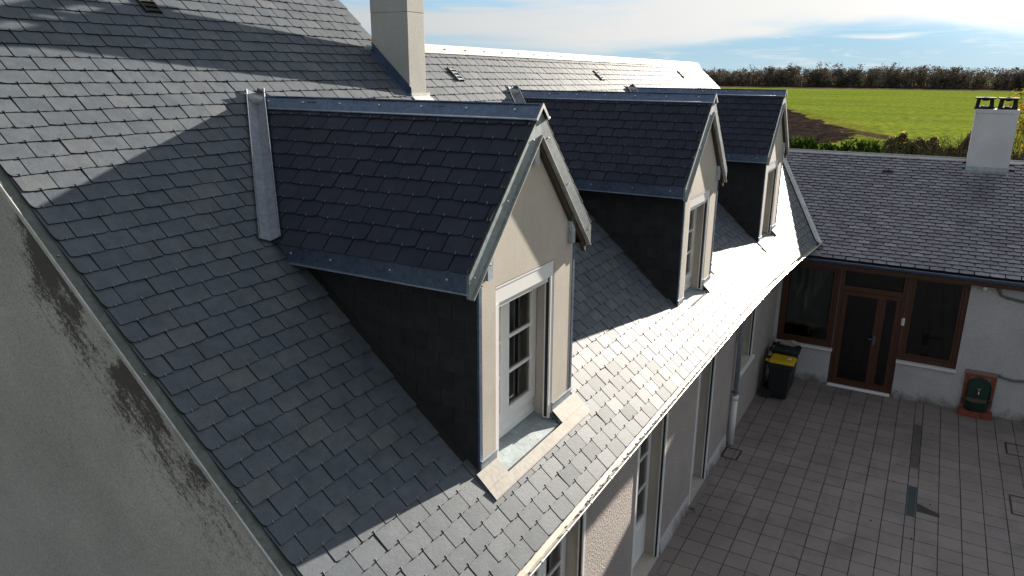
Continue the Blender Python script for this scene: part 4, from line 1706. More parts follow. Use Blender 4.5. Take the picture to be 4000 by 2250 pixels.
    for k, path in enumerate(([(-3.42, -0.55), (-3.50, -0.62), (-3.56, -0.73), (-3.66, -0.765), (-3.9, -0.80), (-4.4, -0.84), (-6, -0.86)], [(-3.775, -2.33), (-3.85, -2.36), (-4.02, -2.385), (-4.2, -2.36), (-4.6, -2.33), (-6, -2.30)])):
        cb = MB()
        cb.tube([(WXW - 0.022, y, z) for y, z in path], 0.026, 8)
        part(wing, cb, 'cable_conduit', M['cable'], smooth=True)
    # chipped render at the foot by the door
    mb = MB()
    mb.blob((WXW - 0.01, -2.10, G + 0.05), (0.05, 0.07, 0.10), 8, 6, 0.5, 9)
    part(wing, mb, 'broken_plinth', M['stone'])
    # chimney with two slab cowls
    cx0, cx1 = 17.50, 18.06
    cy0, cy1 = -2.735, -3.555
    mb = MB()
    mb.bx(cx0, cx1, cy1, cy0, 0.9, 2.455)
    mb.bx(cx0 - 0.012, cx1 + 0.012, cy1 - 0.012, cy0 + 0.012, 2.455, 2.545)
    ch = bevel(part(wing, mb, 'chimney', M['chimney_white']), 0.008)
    fl = MB()
    zb = WZ0 + (cx0 - WX0) * WTAN
    fl.bx(cx0 - 0.022, cx0 - 0.001, cy1 - 0.01, cy0 + 0.01, zb + 0.03, zb + 0.115)
    fl.bx(cx0 - 0.014, cx0 - 0.001, cy1 + 0.02, cy0 - 0.02, zb - 0.02, zb + 0.03)
    q = [W(-cy0 - 0.05, (cx0 - WX0) / cos(WB) - 0.20, 0.034), W(-cy1 + 0.05, (cx0 - WX0) / cos(WB) - 0.20, 0.034), W(-cy1 - 0.03, (cx0 - WX0) / cos(WB) + 0.01, 0.034), W(-cy0 + 0.03, (cx0 - WX0) / cos(WB) + 0.01, 0.034)]
    fl.hexa(q + [(p[0], p[1], p[2] + 0.006) for p in q])
    part(ch, fl, 'flashing', M['zinc'])
    for k, yc in enumerate((-2.89, -3.335)):
        cw = MB()
        xc = 17.78
        rr = random.Random(k)
        cw.blob((xc, yc, 2.555), (0.26, 0.20, 0.055), 12, 6, 0.35, k)
        for sx in (-1, 1):
            for sy in (-1, 1):
                bx_, by_ = xc + sx * 0.18, yc + sy * 0.125
                cw.hexa([(bx_ - .035, by_ - .035 + sy * .02, 2.54), (bx_ + .035, by_ - .035 + sy * .02, 2.54), (bx_ + .035, by_ + .035 + sy * .02, 2.54), (bx_ - .035, by_ + .035 + sy * .02, 2.54),
                         (bx_ - .03, by_ - .03, 2.765), (bx_ + .03, by_ - .03, 2.765), (bx_ + .03, by_ + .03, 2.765), (bx_ - .03, by_ + .03, 2.765)])
        cw.blob((xc, yc, 2.768), (0.16, 0.10, 0.05), 10, 6, 0.2, k + 5)
        cw.bx(xc - 0.26, xc + 0.26, yc - 0.195, yc + 0.195, 2.765, 2.795)
        part(ch, cw, 'cowl', M['soot'])
    # lead patch at the corner of the eaves
    mb = MB()
    pts = [W(-0.02, 0.02, 0.03), W(0.10, -0.02, 0.035), W(0.30, 0.0, 0.03), W(0.36, 0.04, 0.035), W(0.20, 0.20, 0.04), W(0.13, 0.14, 0.09), W(0.06, 0.16, 0.05)]
    c = W(0.15, 0.07, 0.10)
    for i in range(len(pts)):
        mb.poly([pts[i], pts[(i + 1) % len(pts)], c])
    part(wing, mb, 'lead_patch', M['lead'])


build_wing()
roof_vent(lambda u, s, h=0.0: W(u, s, h + 0.012), 1.06, (17.12 - WX0) / cos(WB), 0.20, 0.16, 3, False)


# valley where wing and farmhouse meet
def build_valley():
    mb = MB()
    ml = MB()
    pts = []
    for x in np.linspace(13.98, 17.75, 12):
        z = WZ0 + (x - WX0) * WTAN + 0.02
        y = z / TA - settle(x) * CA + 0.0
        y = (z / SA) * CA
        # intersection of the settled main slope with the wing slope
        y = z / TA
        pts.append(np.array([x, y, z]))
    ax = pts[-1] - pts[0]
    ax /= np.linalg.norm(ax)
    nm = np.array([0, -SA, CA])
    nw = np.array([-sin(WB), 0, cos(WB)])
    em = np.cross(ax, nm)
    em *= np.sign(em @ np.array([-1, 0.3, 0]))
    ew = np.cross(ax, nw)
    ew *= -np.sign(ew @ np.array([0, 1, 0]))
    a, b_ = pts[0] + 0.02 * (nm + nw), pts[-1] + 0.02 * (nm + nw)
    q = [a, b_, b_ + em * 0.15 + nm * 0.012, a + em * 0.15 + nm * 0.012]
    mb.hexa([p - nm * 0.006 for p in q] + q)
    q = [a, b_, b_ + ew * 0.05, a + ew * 0.05]
    mb.hexa([p - nw * 0.006 for p in q] + q)
    ml.tube([a + em * 0.15 + nm * 0.014, b_ + em * 0.15 + nm * 0.014], 0.008, 6)
    v = part(wing, mb, 'valley_strip', M['zinc_pale'])
    part(v, ml, 'valley_fold', M['zinc_pale'])


build_valley()


# ------------------------------------------------------------------ wall fountain
def build_fountain():
    f = empty('wall_fountain', (WXW, -3.50, G))
    tag(f, 'green iron wall fountain on a red brick panel beside the brown window', 'fountain')
    x = WXW - 0.001
    mb = MB()
    mb.bx(x - 0.045, x, -3.765, -3.235, G, -2.305)
    part(f, mb, 'mortar_bed', M['mortar'])
    bl = MB()
    bl.bx(-0.054, 0, -0.105, 0.105, -0.0255, 0.0255)
    me = bl.mesh('brick', M['brick'])

    def brick(px, y, z, sy=1.0, rot=0.0, sx=1.0):
        o = bpy.data.objects.new('brick', me)
        COL.objects.link(o)
        o.parent = f
        o.location = Vector((px, y, z)) - f.location
        o.scale = (sx, sy, 1)
        o.rotation_euler = (rot, 0, 0)
    z = G + 0.20
    k = 0
    while z < -2.34:
        if z > -2.42:
            for y in (-3.60, -3.40):
                brick(x, y if k % 2 else y, z, 0.93)
            brick(x, -3.735, z, 0.25)
            brick(x, -3.265, z, 0.25)
        else:
            for y, s in ((-3.715, 0.45), (-3.285, 0.45)):
                brick(x, y, z, s * (1 if k % 2 else 0.92))
        z += 0.0605
        k += 1
    # plinth of bricks laid flat
    for i in range(3):
        for j in range(2):
            brick(WXW - 0.10 - 0.115 * (1 - j) + 0.05, -3.69 + i * 0.19, G + 0.030 + 0.0 * j, 0.88, 0, 2.0)
            brick(WXW - 0.10 - 0.115 * (1 - j) + 0.05, -3.69 + i * 0.19, G + 0.085, 0.88, 0, 2.0)
    # arched back plate
    mb = MB()
    pts = []
    yc, zc, r = -3.50, -2.62, 0.205
    for i in range(13):
        a = math.pi * i / 12
        pts.append((x - 0.056, yc + r * cos(a), zc + r * 0.98 * sin(a)))
    pts += [(x - 0.056, yc - r, G + 0.34), (x - 0.056, yc + r, G + 0.34)]
    mb.prism(pts[::-1], (-0.03, 0, 0))
    bp = part(f, mb, 'back_plate', M['green_iron'])
    mb = MB()
    path = [(x - 0.09, yc + (r - 0.01) * cos(math.pi * i / 12), zc + (r - 0.01) * sin(math.pi * i / 12)) for i in range(13)]
    mb.tube([(x - 0.09, yc + r - 0.01, G + 0.36)] + path + [(x - 0.09, yc - r + 0.01, G + 0.36)], 0.014, 8)
    part(f, mb, 'moulded_rim', M['green_iron'], smooth=True)
    # basin
    mb = MB()
    out = [(-0.25, 0.0), (-0.25, -0.05), (-0.20, -0.18), (-0.10, -0.235), (0.10, -0.235), (0.20, -0.18), (0.25, -0.05), (0.25, 0.0)]
    zt, zb = G + 0.32, G + 0.12
    n = len(out)
    for i in range(n - 1):
        (a, b_), (c, d) = out[i], out[i + 1]
        mb.poly([(x - 0.05 + b_ * 0.7, yc + a * 0.8, zb), (x - 0.05 + d * 0.7, yc + c * 0.8, zb), (x - 0.05 + d, yc + c, zt), (x - 0.05 + b_, yc + a, zt)])
        mb.poly([(x - 0.05 + b_, yc + a, zt), (x - 0.05 + d, yc + c, zt), (x - 0.05 + d * 0.86, yc + c * 0.88, zt), (x - 0.05 + b_ * 0.86, yc + a * 0.88, zt)])
        mb.poly([(x - 0.05 + b_ * 0.86, yc + a * 0.88, zt), (x - 0.05 + d * 0.86, yc + c * 0.88, zt), (x - 0.05 + d * 0.6, yc + c * 0.75, zb + 0.04), (x - 0.05 + b_ * 0.6, yc + a * 0.75, zb + 0.04)])
    mb.poly([(x - 0.05 + b_ * 0.6, yc + a * 0.75, zb + 0.04) for a, b_ in out])
    mb.bx(x - 0.16, x - 0.05, yc - 0.10, yc + 0.10, G + 0.12, zb + 0.03)
    part(f, mb, 'basin', M['green_iron'])
    mb = MB()
    mb.tube([(x - 0.085, yc, -2.70), (x - 0.15, yc, -2.70), (x - 0.17, yc, -2.74)], 0.013, 8)
    mb.tube([(x - 0.125, yc, -2.70), (x - 0.125, yc, -2.645)], 0.009, 8)
    mb.bx(x - 0.132, x - 0.118, yc - 0.035, yc + 0.035, -2.65, -2.635)
    part(f, mb, 'tap', M['brass'], smooth=False)


build_fountain()


# ------------------------------------------------------------------ courtyard
def build_courtyard():
    mb = MB()
    mb.poly([(-6, YW + 0.3, G - 0.012), (-6, -9, G - 0.012), (14.3, -9, G - 0.012), (14.3, YW + 0.3, G - 0.012)])
    cy = mb.build('courtyard', M['grout'])
    cy['kind'] = 'structure'
    cy['label'] = 'shaded tiled courtyard between the farmhouse and the wing'
    tx, ty = 0.3245, 0.303
    cols = []
    y = -2.478
    while y < YW:
        cols.append((y, min(y + ty, YW)))
        y += ty
    cols.append((-2.621, -2.478))
    y = -2.621
    while y > -8:
        cols.append((y - ty, y))
        y -= ty
    rows = []
    x = 10.735 - 40 * tx
    while x < WXW:
        rows.append((x, min(x + tx, WXW)))
        x += tx
    tiles = []
    rr = random.Random(12)
    for c0, c1 in cols:
        strip = abs(c1 + 2.478) < 1e-6 and c1 - c0 < 0.2
        if c1 - c0 < 0.05:
            continue
        sh = 0.0 if c1 > -2.6 else -0.27 * 0
        for r0, r1 in rows:
            m = (r0 + r1) / 2
            if strip and 9.11 < m < 10.09:
                continue
            if r1 - r0 < 0.05:
                continue
            tiles.append((r0, r1, c0, c1, strip))
    unit = MB()
    g = 0.0045
    unit.v = [(0, 0, 0), (1, 0, 0), (1, 1, 0), (0, 1, 0), (0.006, 0.006, 1), (0.994, 0.006, 1), (0.994, 0.994, 1), (0.006, 0.994, 1)]
    unit.f = [(4, 5, 6, 7), (0, 1, 5, 4), (1, 2, 6, 5), (2, 3, 7, 6), (3, 0, 4, 7)]
    me = unit.mesh('tile', M['tile'])
    sc = []
    for i, (r0, r1, c0, c1, st) in enumerate(tiles):
        x, y, d = pix(((r0 + r1) / 2, (c0 + c1) / 2, G))
        ok = d > 0 and -30 < x < 4030 and -30 < y < 2290
        if ok:
            v = Vector(((r0 + r1) / 2, (c0 + c1) / 2, G)) - Vector(tuple(CAM))
            if BLOCK2.ray_cast(Vector(tuple(CAM)), v.normalized(), v.length - 0.02)[0] is not None:
                ok = False
        sc.append((1.0 / d ** 3 if ok else 0.0, i))
    sc.sort(reverse=True)
    single = set(i for a, i in sc[:300] if a > 0)
    rest = MB()
    for i, (r0, r1, c0, c1, st) in enumerate(tiles):
        j = [rr.uniform(-0.0015, 0.0015) for _ in range(3)]
        lo = Vector((r0 + g + j[0], c0 + g + j[1], G - 0.014))
        ex = (r1 - r0 - 2 * g, c1 - c0 - 2 * g, 0.014 + j[2])
        if i in single:
            o = bpy.data.objects.new('tile', me)
            COL.objects.link(o)
            o.parent = cy
            o.location = lo
            o.scale = ex
            o.rotation_euler = (rr.gauss(0, 0.003), rr.gauss(0, 0.003), 0)
        else:
            k = len(rest.v)
            rest.v += [(lo[0] + v[0] * ex[0], lo[1] + v[1] * ex[1], lo[2] + v[2] * ex[2]) for v in unit.v]
            rest.f += [tuple(k + q for q in f) for f in unit.f]
    o = rest.build('tile_field', M['tile'], cy, kind='stuff')
    # drain channel: slot, slatted grate, broken tile corner
    mb = MB()
    mb.bx(9.115, 10.085, -2.619, -2.480, G - 0.06, G - 0.05)
    part(cy, mb, 'drain_slot', M['black'])
    gr = MB()
    gr.bx(9.12, 10.08, -2.494, -2.482, G - 0.03, G + 0.002)
    gr.bx(9.12, 10.08, -2.617, -2.605, G - 0.03, G + 0.002)
    for x in (9.12, 10.068):
        gr.bx(x, x + 0.012, -2.605, -2.494, G - 0.03, G + 0.001)
    gp = part(cy, gr, 'drain_grate', M['grate'])
    bar = MB()
    bar.bx(0, 0.016, -2.605, -2.494, G - 0.02, G)
    bm = bar.mesh('grate_bar', M['grate'])
    for x in np.arange(9.145, 10.06, 0.0335):
        o = bpy.data.objects.new('grate_bar', bm)
        COL.objects.link(o)
        o.parent = gp
        o.location = (float(x), 0, 0)
    mb = MB()
    mb.prism([(9.56, -2.63, G + 0.0005), (9.30, -2.63, G + 0.0005), (9.285, -2.94, G + 0.0005), (9.385, -2.94, G + 0.0005)], (0, 0, 0.003))
    part(cy, mb, 'broken_tile_hole', M['black'])
    # recessed manhole covers: dark joint rings around tiled lids
    for (x0, x1, y0, y1) in ((9.97, 10.60, -4.55, -3.90), (12.14, 12.63, -4.35, -3.955), (9.46, 9.86, 0.15, 0.44)):
        mb = MB()
        t = 0.026
        z0, z1 = G + 0.002, G + 0.005
        mb.bx(x0, x1, y0, y0 + t, z0, z1)
        mb.bx(x0, x1, y1 - t, y1, z0, z1)
        mb.bx(x0, x0 + t, y0 + t, y1 - t, z0, z1)
        mb.bx(x1 - t, x1, y0 + t, y1 - t, z0, z1)
        part(cy, mb, 'manhole_rim', M['black'])
    # dark patched strip of the old channel
    mb = MB()
    mb.bx(10.76, 12.6, -2.613, -2.486, G + 0.0015, G + 0.004)
    part(cy, mb, 'channel_cover', plain("worn_channel_cover", (0.085, 0.074, 0.070), 0.7, 0, 6, 0.3))


b2 = MB()
b2.poly([R(-0.05, -0.3), R(X_END, -0.3), R(X_END, S_NEAR), R(-0.05, S_NEAR)])
b2.poly([(-0.05, YW, G - .1), (15, YW, G - .1), (15, YW, 0), (-0.05, YW, 0)])
b2.poly([(WXW, 1, G - .1), (WXW, -9, G - .1), (WXW, -9, 0), (WXW, 1, 0)])
BLOCK2 = BVHTree.FromPolygons([Vector(p) for p in b2.v], b2.f)
build_courtyard()

# dead leaves and grit blown against the walls
lf = MB()
rr = random.Random(44)
spots = [(7.6, 0.33, 0.25, 16), (9.4, 0.3, 0.15, 8), (12.9, -1.2, 0.5, 12), (12.6, -2.5, 0.6, 8), (10.2, -3.0, 0.8, 10), (9.7, -2.75, 0.1, 3), (11.5, -1.5, 1.6, 14)]
for cx, cy_, sp, n in spots:
    for i in range(n):
        x, y = cx + rr.gauss(0, sp), min(cy_ + rr.gauss(0, sp * 0.5), 0.42)
        if x > 13.6:
            continue
        a, s = rr.uniform(0, 6.28), rr.uniform(0.008, 0.026)
        lf.poly([(x + s * cos(a + k * 1.2566) * (1 if k % 2 else 0.8), y + s * 0.7 * sin(a + k * 1.2566), G + 0.006 + 0.006 * (k % 2)) for k in range(5)])
o = lf.build('fallen_leaves', plain("dead_leaf", (0.045, 0.03, 0.02), 0.9))
tag(o, 'scattered dark dead leaves on the courtyard tiles', 'leaves', kind='stuff')


# ------------------------------------------------------------------ wheelie bins
def build_bin(x0, y0, lid_mat, label, w=0.46, dpt=0.48, h=0.80, knob=False):
    """x0,y0: front lower corner; the front faces -Y, the handle side the house wall."""
    b = empty('wheelie_bin', (x0 + w / 2, y0 + dpt / 2, G))
    tag(b, label, 'bin', 'wheelie bins by the wing window')
    z = G
    mb = MB()
    t = 0.05
    lo = [(x0 + t, y0 + t * 1.4, z + 0.03), (x0 + w - t, y0 + t * 1.4, z + 0.03), (x0 + w - t, y0 + dpt - t, z + 0.03), (x0 + t, y0 + dpt - t, z + 0.03)]
    hi = [(x0 + 0.01, y0 + 0.01, z + h), (x0 + w - 0.01, y0 + 0.01, z + h), (x0 + w - 0.01, y0 + dpt - 0.01, z + h), (x0 + 0.01, y0 + dpt - 0.01, z + h)]
    mb.hexa(lo + hi)
    bevel(part(b, mb, 'body', M['bin']), 0.03, 3)
    mb = MB()
    mb.bx(x0 - 0.012, x0 + w + 0.012, y0 - 0.012, y0 + dpt + 0.01, z + h - 0.05, z + h)
    mb.bx(x0 - 0.004, x0 + w + 0.004, y0 + 0.0, y0 + dpt, z + h - 0.12, z + h - 0.05)
    bevel(part(b, mb, 'rim', M['bin']), 0.008)
    mb = MB()
    lv = [(x0 - 0.015, y0 - 0.03, z + h + 0.004), (x0 + w + 0.015, y0 - 0.03, z + h + 0.004), (x0 + w + 0.015, y0 + dpt, z + h + 0.004), (x0 - 0.015, y0 + dpt, z + h + 0.004)]
    lt = [(x0 + 0.03, y0 + 0.03, z + h + 0.055), (x0 + w - 0.03, y0 + 0.03, z + h + 0.055), (x0 + w - 0.03, y0 + dpt - 0.02, z + h + 0.065), (x0 + 0.03, y0 + dpt - 0.02, z + h + 0.065)]
    mb.hexa(lv + lt)
    for dx in (0.03, w - 0.11):
        mb.bx(x0 + dx, x0 + dx + 0.08, y0 + dpt, y0 + dpt + 0.07, z + h + 0.004, z + h + 0.045)
    bevel(part(b, mb, 'lid', lid_mat), 0.018, 3)
    mb = MB()
    mb.tube([(x0 + 0.02, y0 + dpt + 0.06, z + h - 0.02), (x0 + w - 0.02, y0 + dpt + 0.06, z + h - 0.02)], 0.016, 8)
    for dx in (0.05, w - 0.05):
        mb.bx(x0 + dx - 0.012, x0 + dx + 0.012, y0 + dpt, y0 + dpt + 0.06, z + h - 0.035, z + h - 0.005)
    part(b, mb, 'handle', M['bin'], smooth=False)
    for dx in (-0.0, w - 0.05):
        mb = MB()
        mb.tube([(x0 + dx, y0 + dpt - 0.02, z + 0.10), (x0 + dx + 0.05, y0 + dpt - 0.02, z + 0.10)], 0.10, 14)
        part(b, mb, 'wheel', M['black'])
    return b


b1 = build_bin(12.36, -0.20, M['yellow'], 'black wheelie bin with a yellow lid, nearer of the two bins')
st = MB()
st.bx(12.55, 12.66, -0.13, -0.06, G + 0.858, G + 0.861)
part(b1, st, 'sticker', M['white_dull'])
build_bin(12.90, -0.19, M['bin'], 'all black wheelie bin behind the yellow-lidded one, stone on its lid', w=0.48, dpt=0.50, h=0.88)
mb = MB()
mb.blob((13.22, -0.02, G + 0.995), (0.10, 0.14, 0.065), 10, 7, 0.4, 2)
mb.blob((13.20, 0.13, G + 0.975), (0.09, 0.10, 0.045), 10, 7, 0.4, 3)
o = mb.build('stone', M['stone'])
tag(o, 'pale lumpy stone lying on the black bin lid', 'stone')


# ------------------------------------------------------------------ land beyond
def field_mat(name, c0, c1, c2, sc, rough=0.9, rows=True):
    m, nt, b = new_mat(name)
    v = coords(nt, src="World")
    n1 = noise(nt, sc, 6, 0.7, v)
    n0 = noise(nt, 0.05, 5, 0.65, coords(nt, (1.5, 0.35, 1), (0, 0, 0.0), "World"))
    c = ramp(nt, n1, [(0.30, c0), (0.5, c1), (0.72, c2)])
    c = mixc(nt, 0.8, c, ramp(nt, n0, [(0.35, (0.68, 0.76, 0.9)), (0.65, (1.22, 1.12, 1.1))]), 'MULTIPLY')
    nt.links.new(c, b.inputs["Base Color"])
    b.inputs["Roughness"].default_value = rough
    b.inputs["Specular IOR Level"].default_value = 0.0
    bump(nt, b, n1, 0.5, 0.2)
    return m


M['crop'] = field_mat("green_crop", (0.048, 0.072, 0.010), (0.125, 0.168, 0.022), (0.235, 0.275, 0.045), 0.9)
M['verge_grass'] = field_mat("verge_grass", (0.05, 0.06, 0.010), (0.12, 0.14, 0.022), (0.20, 0.20, 0.05), 0.9)
M['plough'] = field_mat("ploughed_soil", (0.007, 0.005, 0.004), (0.022, 0.0165, 0.014), (0.062, 0.048, 0.042), 1.1)
M['rut'] = field_mat("wheel_rut", (0.035, 0.026, 0.016), (0.06, 0.047, 0.027), (0.10, 0.085, 0.045), 0.9)
M['stubble'] = field_mat("pale_stubble", (0.08, 0.07, 0.04), (0.12, 0.10, 0.06), (0.15, 0.135, 0.085), 0.5)
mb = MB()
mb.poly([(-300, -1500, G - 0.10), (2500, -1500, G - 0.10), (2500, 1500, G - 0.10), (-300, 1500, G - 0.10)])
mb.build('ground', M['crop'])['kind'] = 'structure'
mb = MB()
mb.poly([(-45, -30, G - 0.05), (-0.5, -30, G - 0.05), (-0.5, 40, G - 0.05), (-45, 40, G - 0.05)])
mb.build('unseen_ground', plain("unseen_ground_grey", (0.11, 0.105, 0.098), 0.95, 0, 3, 0.3))['kind'] = 'structure'  # unseen ground, added to keep green field bounce off the gable
mb = MB()
mb.poly([(-0.4, -60, G - 0.05), (24, -60, G - 0.05), (24, -9.05, G - 0.05), (-0.4, -9.05, G - 0.05)])
mb.build('bounce_yard', plain("bounce_yard_pale", (0.30, 0.28, 0.25), 0.95, 0, 3, 0.25))['kind'] = 'structure'  # unseen ground, added to bounce neutral light onto the courtyard fronts


def unproject(u, v, z):
    d = (u - 2000) / FPX * CR - (v - 1125) / FPX * CU + _f
    t = (z - CAM[2]) / d[2]
    return CAM + t * d


def sheet(name, pts, z, mat):
    m = MB()
    m.poly([(p[0], p[1], z) for p in pts])
    o = m.build(name, mat)
    o['kind'] = 'structure'
    return o


def ragged(pts, amp, n, seed):
    rr = random.Random(seed)
    out = []
    for i in range(len(pts)):
        a, b_ = np.array(pts[i]), np.array(pts[(i + 1) % len(pts)])
        for k in range(n):
            q = a + (b_ - a) * k / n
            out.append(q + np.array([rr.uniform(-amp, amp), rr.uniform(-amp, amp)]))
    return out


# field margin: lighter grass wedge between crop and plough, with a rutted track
sheet('field_margin', [(22, 60), (22, -40), (62, -40), (80, 2.0), (100, 4.3), (150, 22.5), (300, 62), (300, 90), (120, 60)], G - 0.07, M['verge_grass'])
pl = [(160.0, 27.5), (118.0, 14.5), (98.0, 8.1), (87.0, 6.0), (79.5, 6.4), (70.0, 9.3), (63.0, 13.0), (60.0, 60.0), (200.0, 80.0)]
sheet('ploughed_plot', ragged(pl, 0.9, 16, 3), G - 0.04, M['plough'])
trk = [(175, 32.5), (140, 22.6), (118, 16.2), (103, 10.2), (95, 5.6), (88, 2.2), (84, -1.5), (81, -1.2), (85, 3.2), (92, 7.0), (100, 11.4), (116, 17.6), (139, 24.0), (174, 33.5)]
sheet('rutted_track', ragged(trk, 0.35, 6, 5), G - 0.055, M['rut'])
sheet('stubble_strip', [(372, -400), (394, -400), (394, 400), (345, 400)], G - 0.06, M['stubble'])


# ------------------------------------------------------------------ vegetation
def leaf_mat(name, stops, trans=0.35):
    m = bpy.data.materials.new(name)
    m.use_nodes = True
    nt = m.node_tree
    nt.nodes.clear()
    o = nt.nodes.new("ShaderNodeOutputMaterial")
    r = piece_random(nt)
    c = ramp(nt, r, stops)
    c = mixc(nt, 0.7, c, ramp(nt, noise(nt, 0.9, 4, 0.6, coords(nt, src="World")), [(0.3, 0.6), (0.7, 1.3)]), 'MULTIPLY')
    d = node(nt, "ShaderNodeBsdfDiffuse")
    t = node(nt, "ShaderNodeBsdfTranslucent")
    nt.links.new(c, d.inputs[0])
    nt.links.new(c, t.inputs[0])
    mx = nt.nodes.new("ShaderNodeMixShader")
    mx.inputs[0].default_value = trans
    nt.links.new(d.outputs[0], mx.inputs[1])
    nt.links.new(t.outputs[0], mx.inputs[2])
    nt.links.new(mx.outputs[0], o.inputs[0])
    return m


def leaf_cloud(mb, pts, size, rr, aspect=1.6, up=None):
    """Small pointed leaves scattered on the given points."""
    P = np.array(pts)
    n = len(P)
    if n == 0:
        return
    a = rng.normal(size=(n, 3))
    a /= np.linalg.norm(a, axis=1)[:, None]
    if up is not None:
        a = a * (1 - up[1]) + np.array(up[0]) * up[1]
        a /= np.linalg.norm(a, axis=1)[:, None]
    b_ = np.cross(a, rng.normal(size=(n, 3)))
    b_ /= np.linalg.norm(b_, axis=1)[:, None] + 1e-9
    s = size * rng.uniform(0.6, 1.35, (n, 1))
    q0, q1, q2, q3 = P - a * s * aspect / 2, P + b_ * s / 2, P + a * s * aspect / 2, P - b_ * s / 2
    k = len(mb.v)
    V = np.stack([q0, q1, q2, q3], 1).reshape(-1, 3)
    mb.v += V.tolist()
    mb.f += [(k + 4 * i, k + 4 * i + 1, k + 4 * i + 2, k + 4 * i + 3) for i in range(n)]


M['bark'] = plain("bark", (0.06, 0.048, 0.04), 0.95)
M['wood_leaf'] = leaf_mat("autumn_wood_leaf", [(0.0, (0.085, 0.082, 0.086)), (0.3, (0.125, 0.102, 0.090)), (0.55, (0.095, 0.104, 0.088)), (0.75, (0.165, 0.115, 0.082)), (0.9, (0.105, 0.120, 0.085)), (1.0, (0.22, 0.155, 0.095))], 0.15)
M['conifer'] = leaf_mat("conifer_leaf", [(0.0, (0.010, 0.022, 0.006)), (0.6, (0.026, 0.055, 0.010)), (1.0, (0.07, 0.13, 0.018))], 0.25)
M['bramble'] = leaf_mat("bramble_leaf", [(0.0, (0.035, 0.045, 0.016)), (0.35, (0.09, 0.11, 0.030)), (0.6, (0.17, 0.145, 0.06)), (0.8, (0.27, 0.20, 0.10)), (0.92, (0.38, 0.26, 0.16)), (1.0, (0.42, 0.32, 0.05))], 0.5)
M['yellow_leaf'] = leaf_mat("yellow_leaf", [(0.0, (0.15, 0.11, 0.015)), (0.5, (0.28, 0.20, 0.022)), (0.8, (0.36, 0.25, 0.03)), (1.0, (0.17, 0.18, 0.03))], 0.4)
M['twig'] = plain("twig", (0.10, 0.085, 0.05), 0.9)


def build_wood():
    """Far-off autumn wood on the skyline: one mass."""
    mb = MB()
    tk = MB()
    rr = random.Random(77)
    for i in range(2100):
        row = rr.random() ** 1.4
        y = rr.uniform(-330, 330)
        x = 398 + row * 75 + 0.04 * abs(y) + 3 * sin(y * 0.05)
        h = rr.choice((6.4, 7.2, 7.8, 8.4, 8.8, 9.6)) + rr.uniform(-.4, .4) + 0.7 * sin(y * 0.03 + 1) + 0.5 * sin(y * 0.11)
        if rr.random() < 0.10:
            h += rr.uniform(0.8, 2.6)
        rad_ = rr.uniform(1.8, 4.6)
        n = 230 if row < 0.4 else 90
        P = []
        cl = [(rr.gauss(0, 0.5) * rad_, rr.gauss(0, 0.5) * rad_, rr.uniform(0.12, 0.92) * h, rr.uniform(0.7, 1.5)) for _ in range(9)]
        for k in range(n):
            c = cl[k % 9]
            P.append((x + c[0] + rr.gauss(0, 0.55) * c[3], y + c[1] + rr.gauss(0, 0.6) * c[3], G + min(h, max(0.3, c[2] + rr.gauss(0, 0.6) * c[3]))))
        leaf_cloud(mb, P, 0.46, rr, 1.6)
        tk.tube([(x, y, G), (x + rr.gauss(0, .4), y + rr.gauss(0, .4), G + h * 0.95)], [0.16, 0.03], 4, False)
    o = mb.build('autumn_wood', M['wood_leaf'])
    tag(o, 'dark brown autumn wood along the skyline beyond the green field', 'wood', kind='stuff')
    tk.build('trunk_mass', M['bark'], o, kind='stuff')
    sheet('wood_floor', [(395, -420), (520, -420), (520, 420), (395, 420)], G - 0.03, M['plough'])


build_wood()


def build_conifer_hedge():
    h = empty('conifer_hedge', (26.5, 1.4, G))
    tag(h, 'dark green clipped conifer hedge behind the wing ridge, beside the third dormer', 'hedge')
    core = MB()
    mb = MB()
    tr = MB()
    rr = random.Random(8)
    y = 3.6
    while y > -0.35:
        ht = 3.95 + rr.uniform(-0.12, 0.14)
        rad_ = 0.55
        core.blob((26.6, y, G + ht * 0.48), (0.42, 0.42, ht * 0.46), 8, 8, 0.25, int(y * 100))
        tr.tube([(26.6, y, G), (26.6, y, G + ht * 0.9)], [0.06, 0.02], 6)
        P = []
        for k in range(2600):
            a = rr.uniform(0, 6.283)
            t = rr.random() ** 0.8
            q = rad_ * (1 - 0.45 * max(0, t - 0.75) / 0.25) * rr.uniform(0.72, 1.08)
            P.append((26.6 + q * cos(a), y + q * sin(a), G + ht * t + rr.gauss(0, 0.05)))
        for k in range(60):
            P.append((26.6 + rr.gauss(0, 0.2), y + rr.gauss(0, 0.2), G + ht + abs(rr.gauss(0, 0.10))))
        leaf_cloud(mb, P, 0.075, rr, 2.2, ((0, 0, 1), 0.55))
        y -= 0.52
    part(h, core, 'core', M['conifer'])
    part(h, tr, 'trunk', M['bark'], kind='stuff')
    part(h, mb, 'foliage', M['conifer'], kind='stuff')


build_conifer_hedge()


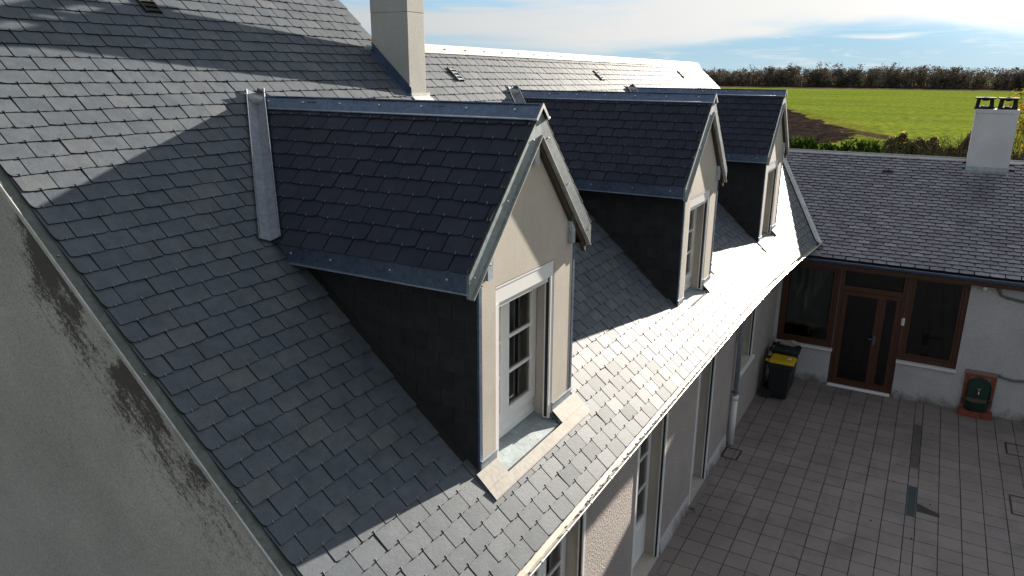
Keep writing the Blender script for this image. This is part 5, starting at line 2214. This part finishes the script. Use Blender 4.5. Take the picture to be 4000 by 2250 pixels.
def build_bramble(name, label, y0, y1, x0, x1, z0, z1, n, seed, mat, size=0.10):
    h = empty(name, ((x0 + x1) / 2, (y0 + y1) / 2, G))
    tag(h, label, 'hedge')
    rr = random.Random(seed)
    mb = MB()
    core = MB()
    tw = MB()
    P = []
    for k in range(n):
        y = rr.uniform(y0, y1)
        u = (y - y0) / (y1 - y0)
        top = z0 + (z1 - z0) * u + 0.22 * sin(y * 2.3 + seed) + 0.15 * sin(y * 5.1 + 1.3 * seed) + 0.10 * sin(y * 11.7)
        b_ = rr.random()
        x = x0 + (x1 - x0) * b_
        zt = G + top * (0.72 + 0.28 * b_)
        z = zt - abs(rr.gauss(0, 0.22)) if rr.random() < 0.75 else rr.uniform(G, zt)
        P.append((x, y, z))
    leaf_cloud(mb, P, size, rr, 1.4)
    yy = y0
    while yy < y1:
        u = (yy - y0) / (y1 - y0)
        core.blob(((x0 + x1) / 2 + 0.2, yy, G + (z0 + (z1 - z0) * u) * 0.38), ((x1 - x0) * 0.25, 0.5, (z0 + (z1 - z0) * u) * 0.30), 8, 6, 0.3, int(yy * 50 + 900))
        yy += 0.5
    for k in range(220):
        y = rr.uniform(y0, y1)
        u = (y - y0) / (y1 - y0)
        zt = G + (z0 + (z1 - z0) * u) + rr.uniform(-0.1, 0.25)
        x = rr.uniform(x0, x1)
        tw.tube([(x, y, zt - 0.9), (x + rr.gauss(0, 0.1), y + rr.gauss(0, 0.12), zt - 0.3), (x + rr.gauss(0, 0.2), y + rr.gauss(0, 0.25), zt)], [0.010, 0.007, 0.004], 4, False)
    part(h, core, 'core', M['conifer'])
    part(h, tw, 'stem', M['twig'], kind='stuff')
    part(h, mb, 'foliage', mat, kind='stuff')


build_bramble('bramble_hedge', 'ragged brown and green bramble hedge left of the white chimney', -3.9, 0.4, 27.5, 30.0, 4.35, 3.9, 42000, 4, M['bramble'], 0.075)
build_bramble('ivy_hedge', 'yellowish leafy hedge at the right edge behind the white chimney', -9.0, -3.95, 27.0, 29.0, 3.6, 4.1, 16000, 9, M['bramble'], 0.085)


def build_weeping_tree():
    t = empty('weeping_tree', (31.0, -7.6, G))
    tag(t, 'weeping tree with yellow leaves hanging in at the right edge', 'tree')
    rr = random.Random(19)
    tr = MB()
    tr.tube([(31, -7.6, G), (31.05, -7.5, G + 1.5), (30.95, -7.4, G + 3.2), (31, -7.3, G + 5.0)], [0.22, 0.18, 0.14, 0.08], 8)
    limbs = MB()
    tw = MB()
    lv = MB()
    P = []
    for k in range(70):
        a = rr.uniform(0, 6.283)
        r = rr.uniform(0.9, 3.1)
        z0 = G + rr.uniform(3.2, 5.0)
        zt = G + rr.uniform(5.4, 6.9) - 0.12 * r * r
        tip = np.array([31 + r * cos(a), -7.3 + r * sin(a), zt])
        limbs.tube([(31, -7.4, z0), tuple((np.array([31, -7.3, z0]) + tip) / 2 + (0, 0, 0.5)), tuple(tip)], [0.05, 0.03, 0.012], 5, False)
        for j in range(7):
            p = tip + np.array([rr.gauss(0, 0.25), rr.gauss(0, 0.25), 0.0])
            ln = rr.uniform(0.8, 3.4)
            pts = [tip + (p - tip) * 0.0, p + (rr.gauss(0, .05), rr.gauss(0, .05), -0.25), p + (rr.gauss(0, .08), rr.gauss(0, .08), -0.55 * ln), p + (rr.gauss(0, .12), rr.gauss(0, .12), -ln)]
            tw.tube(pts, [0.008, 0.006, 0.005, 0.003], 4, False)
            for q in range(9):
                e = rr.random() ** 1.8
                P.append(tuple(p + (rr.gauss(0, 0.09), rr.gauss(0, 0.09), 0.15 - e * ln)))
    leaf_cloud(lv, P, 0.075, rr, 2.2, ((0, 0, -1), 0.4))
    part(t, tr, 'trunk', M['bark'])
    part(t, limbs, 'limb', M['bark'], kind='stuff')
    part(t, tw, 'twigs', M['twig'], kind='stuff')
    part(t, lv, 'crown', M['yellow_leaf'], kind='stuff')


build_weeping_tree()
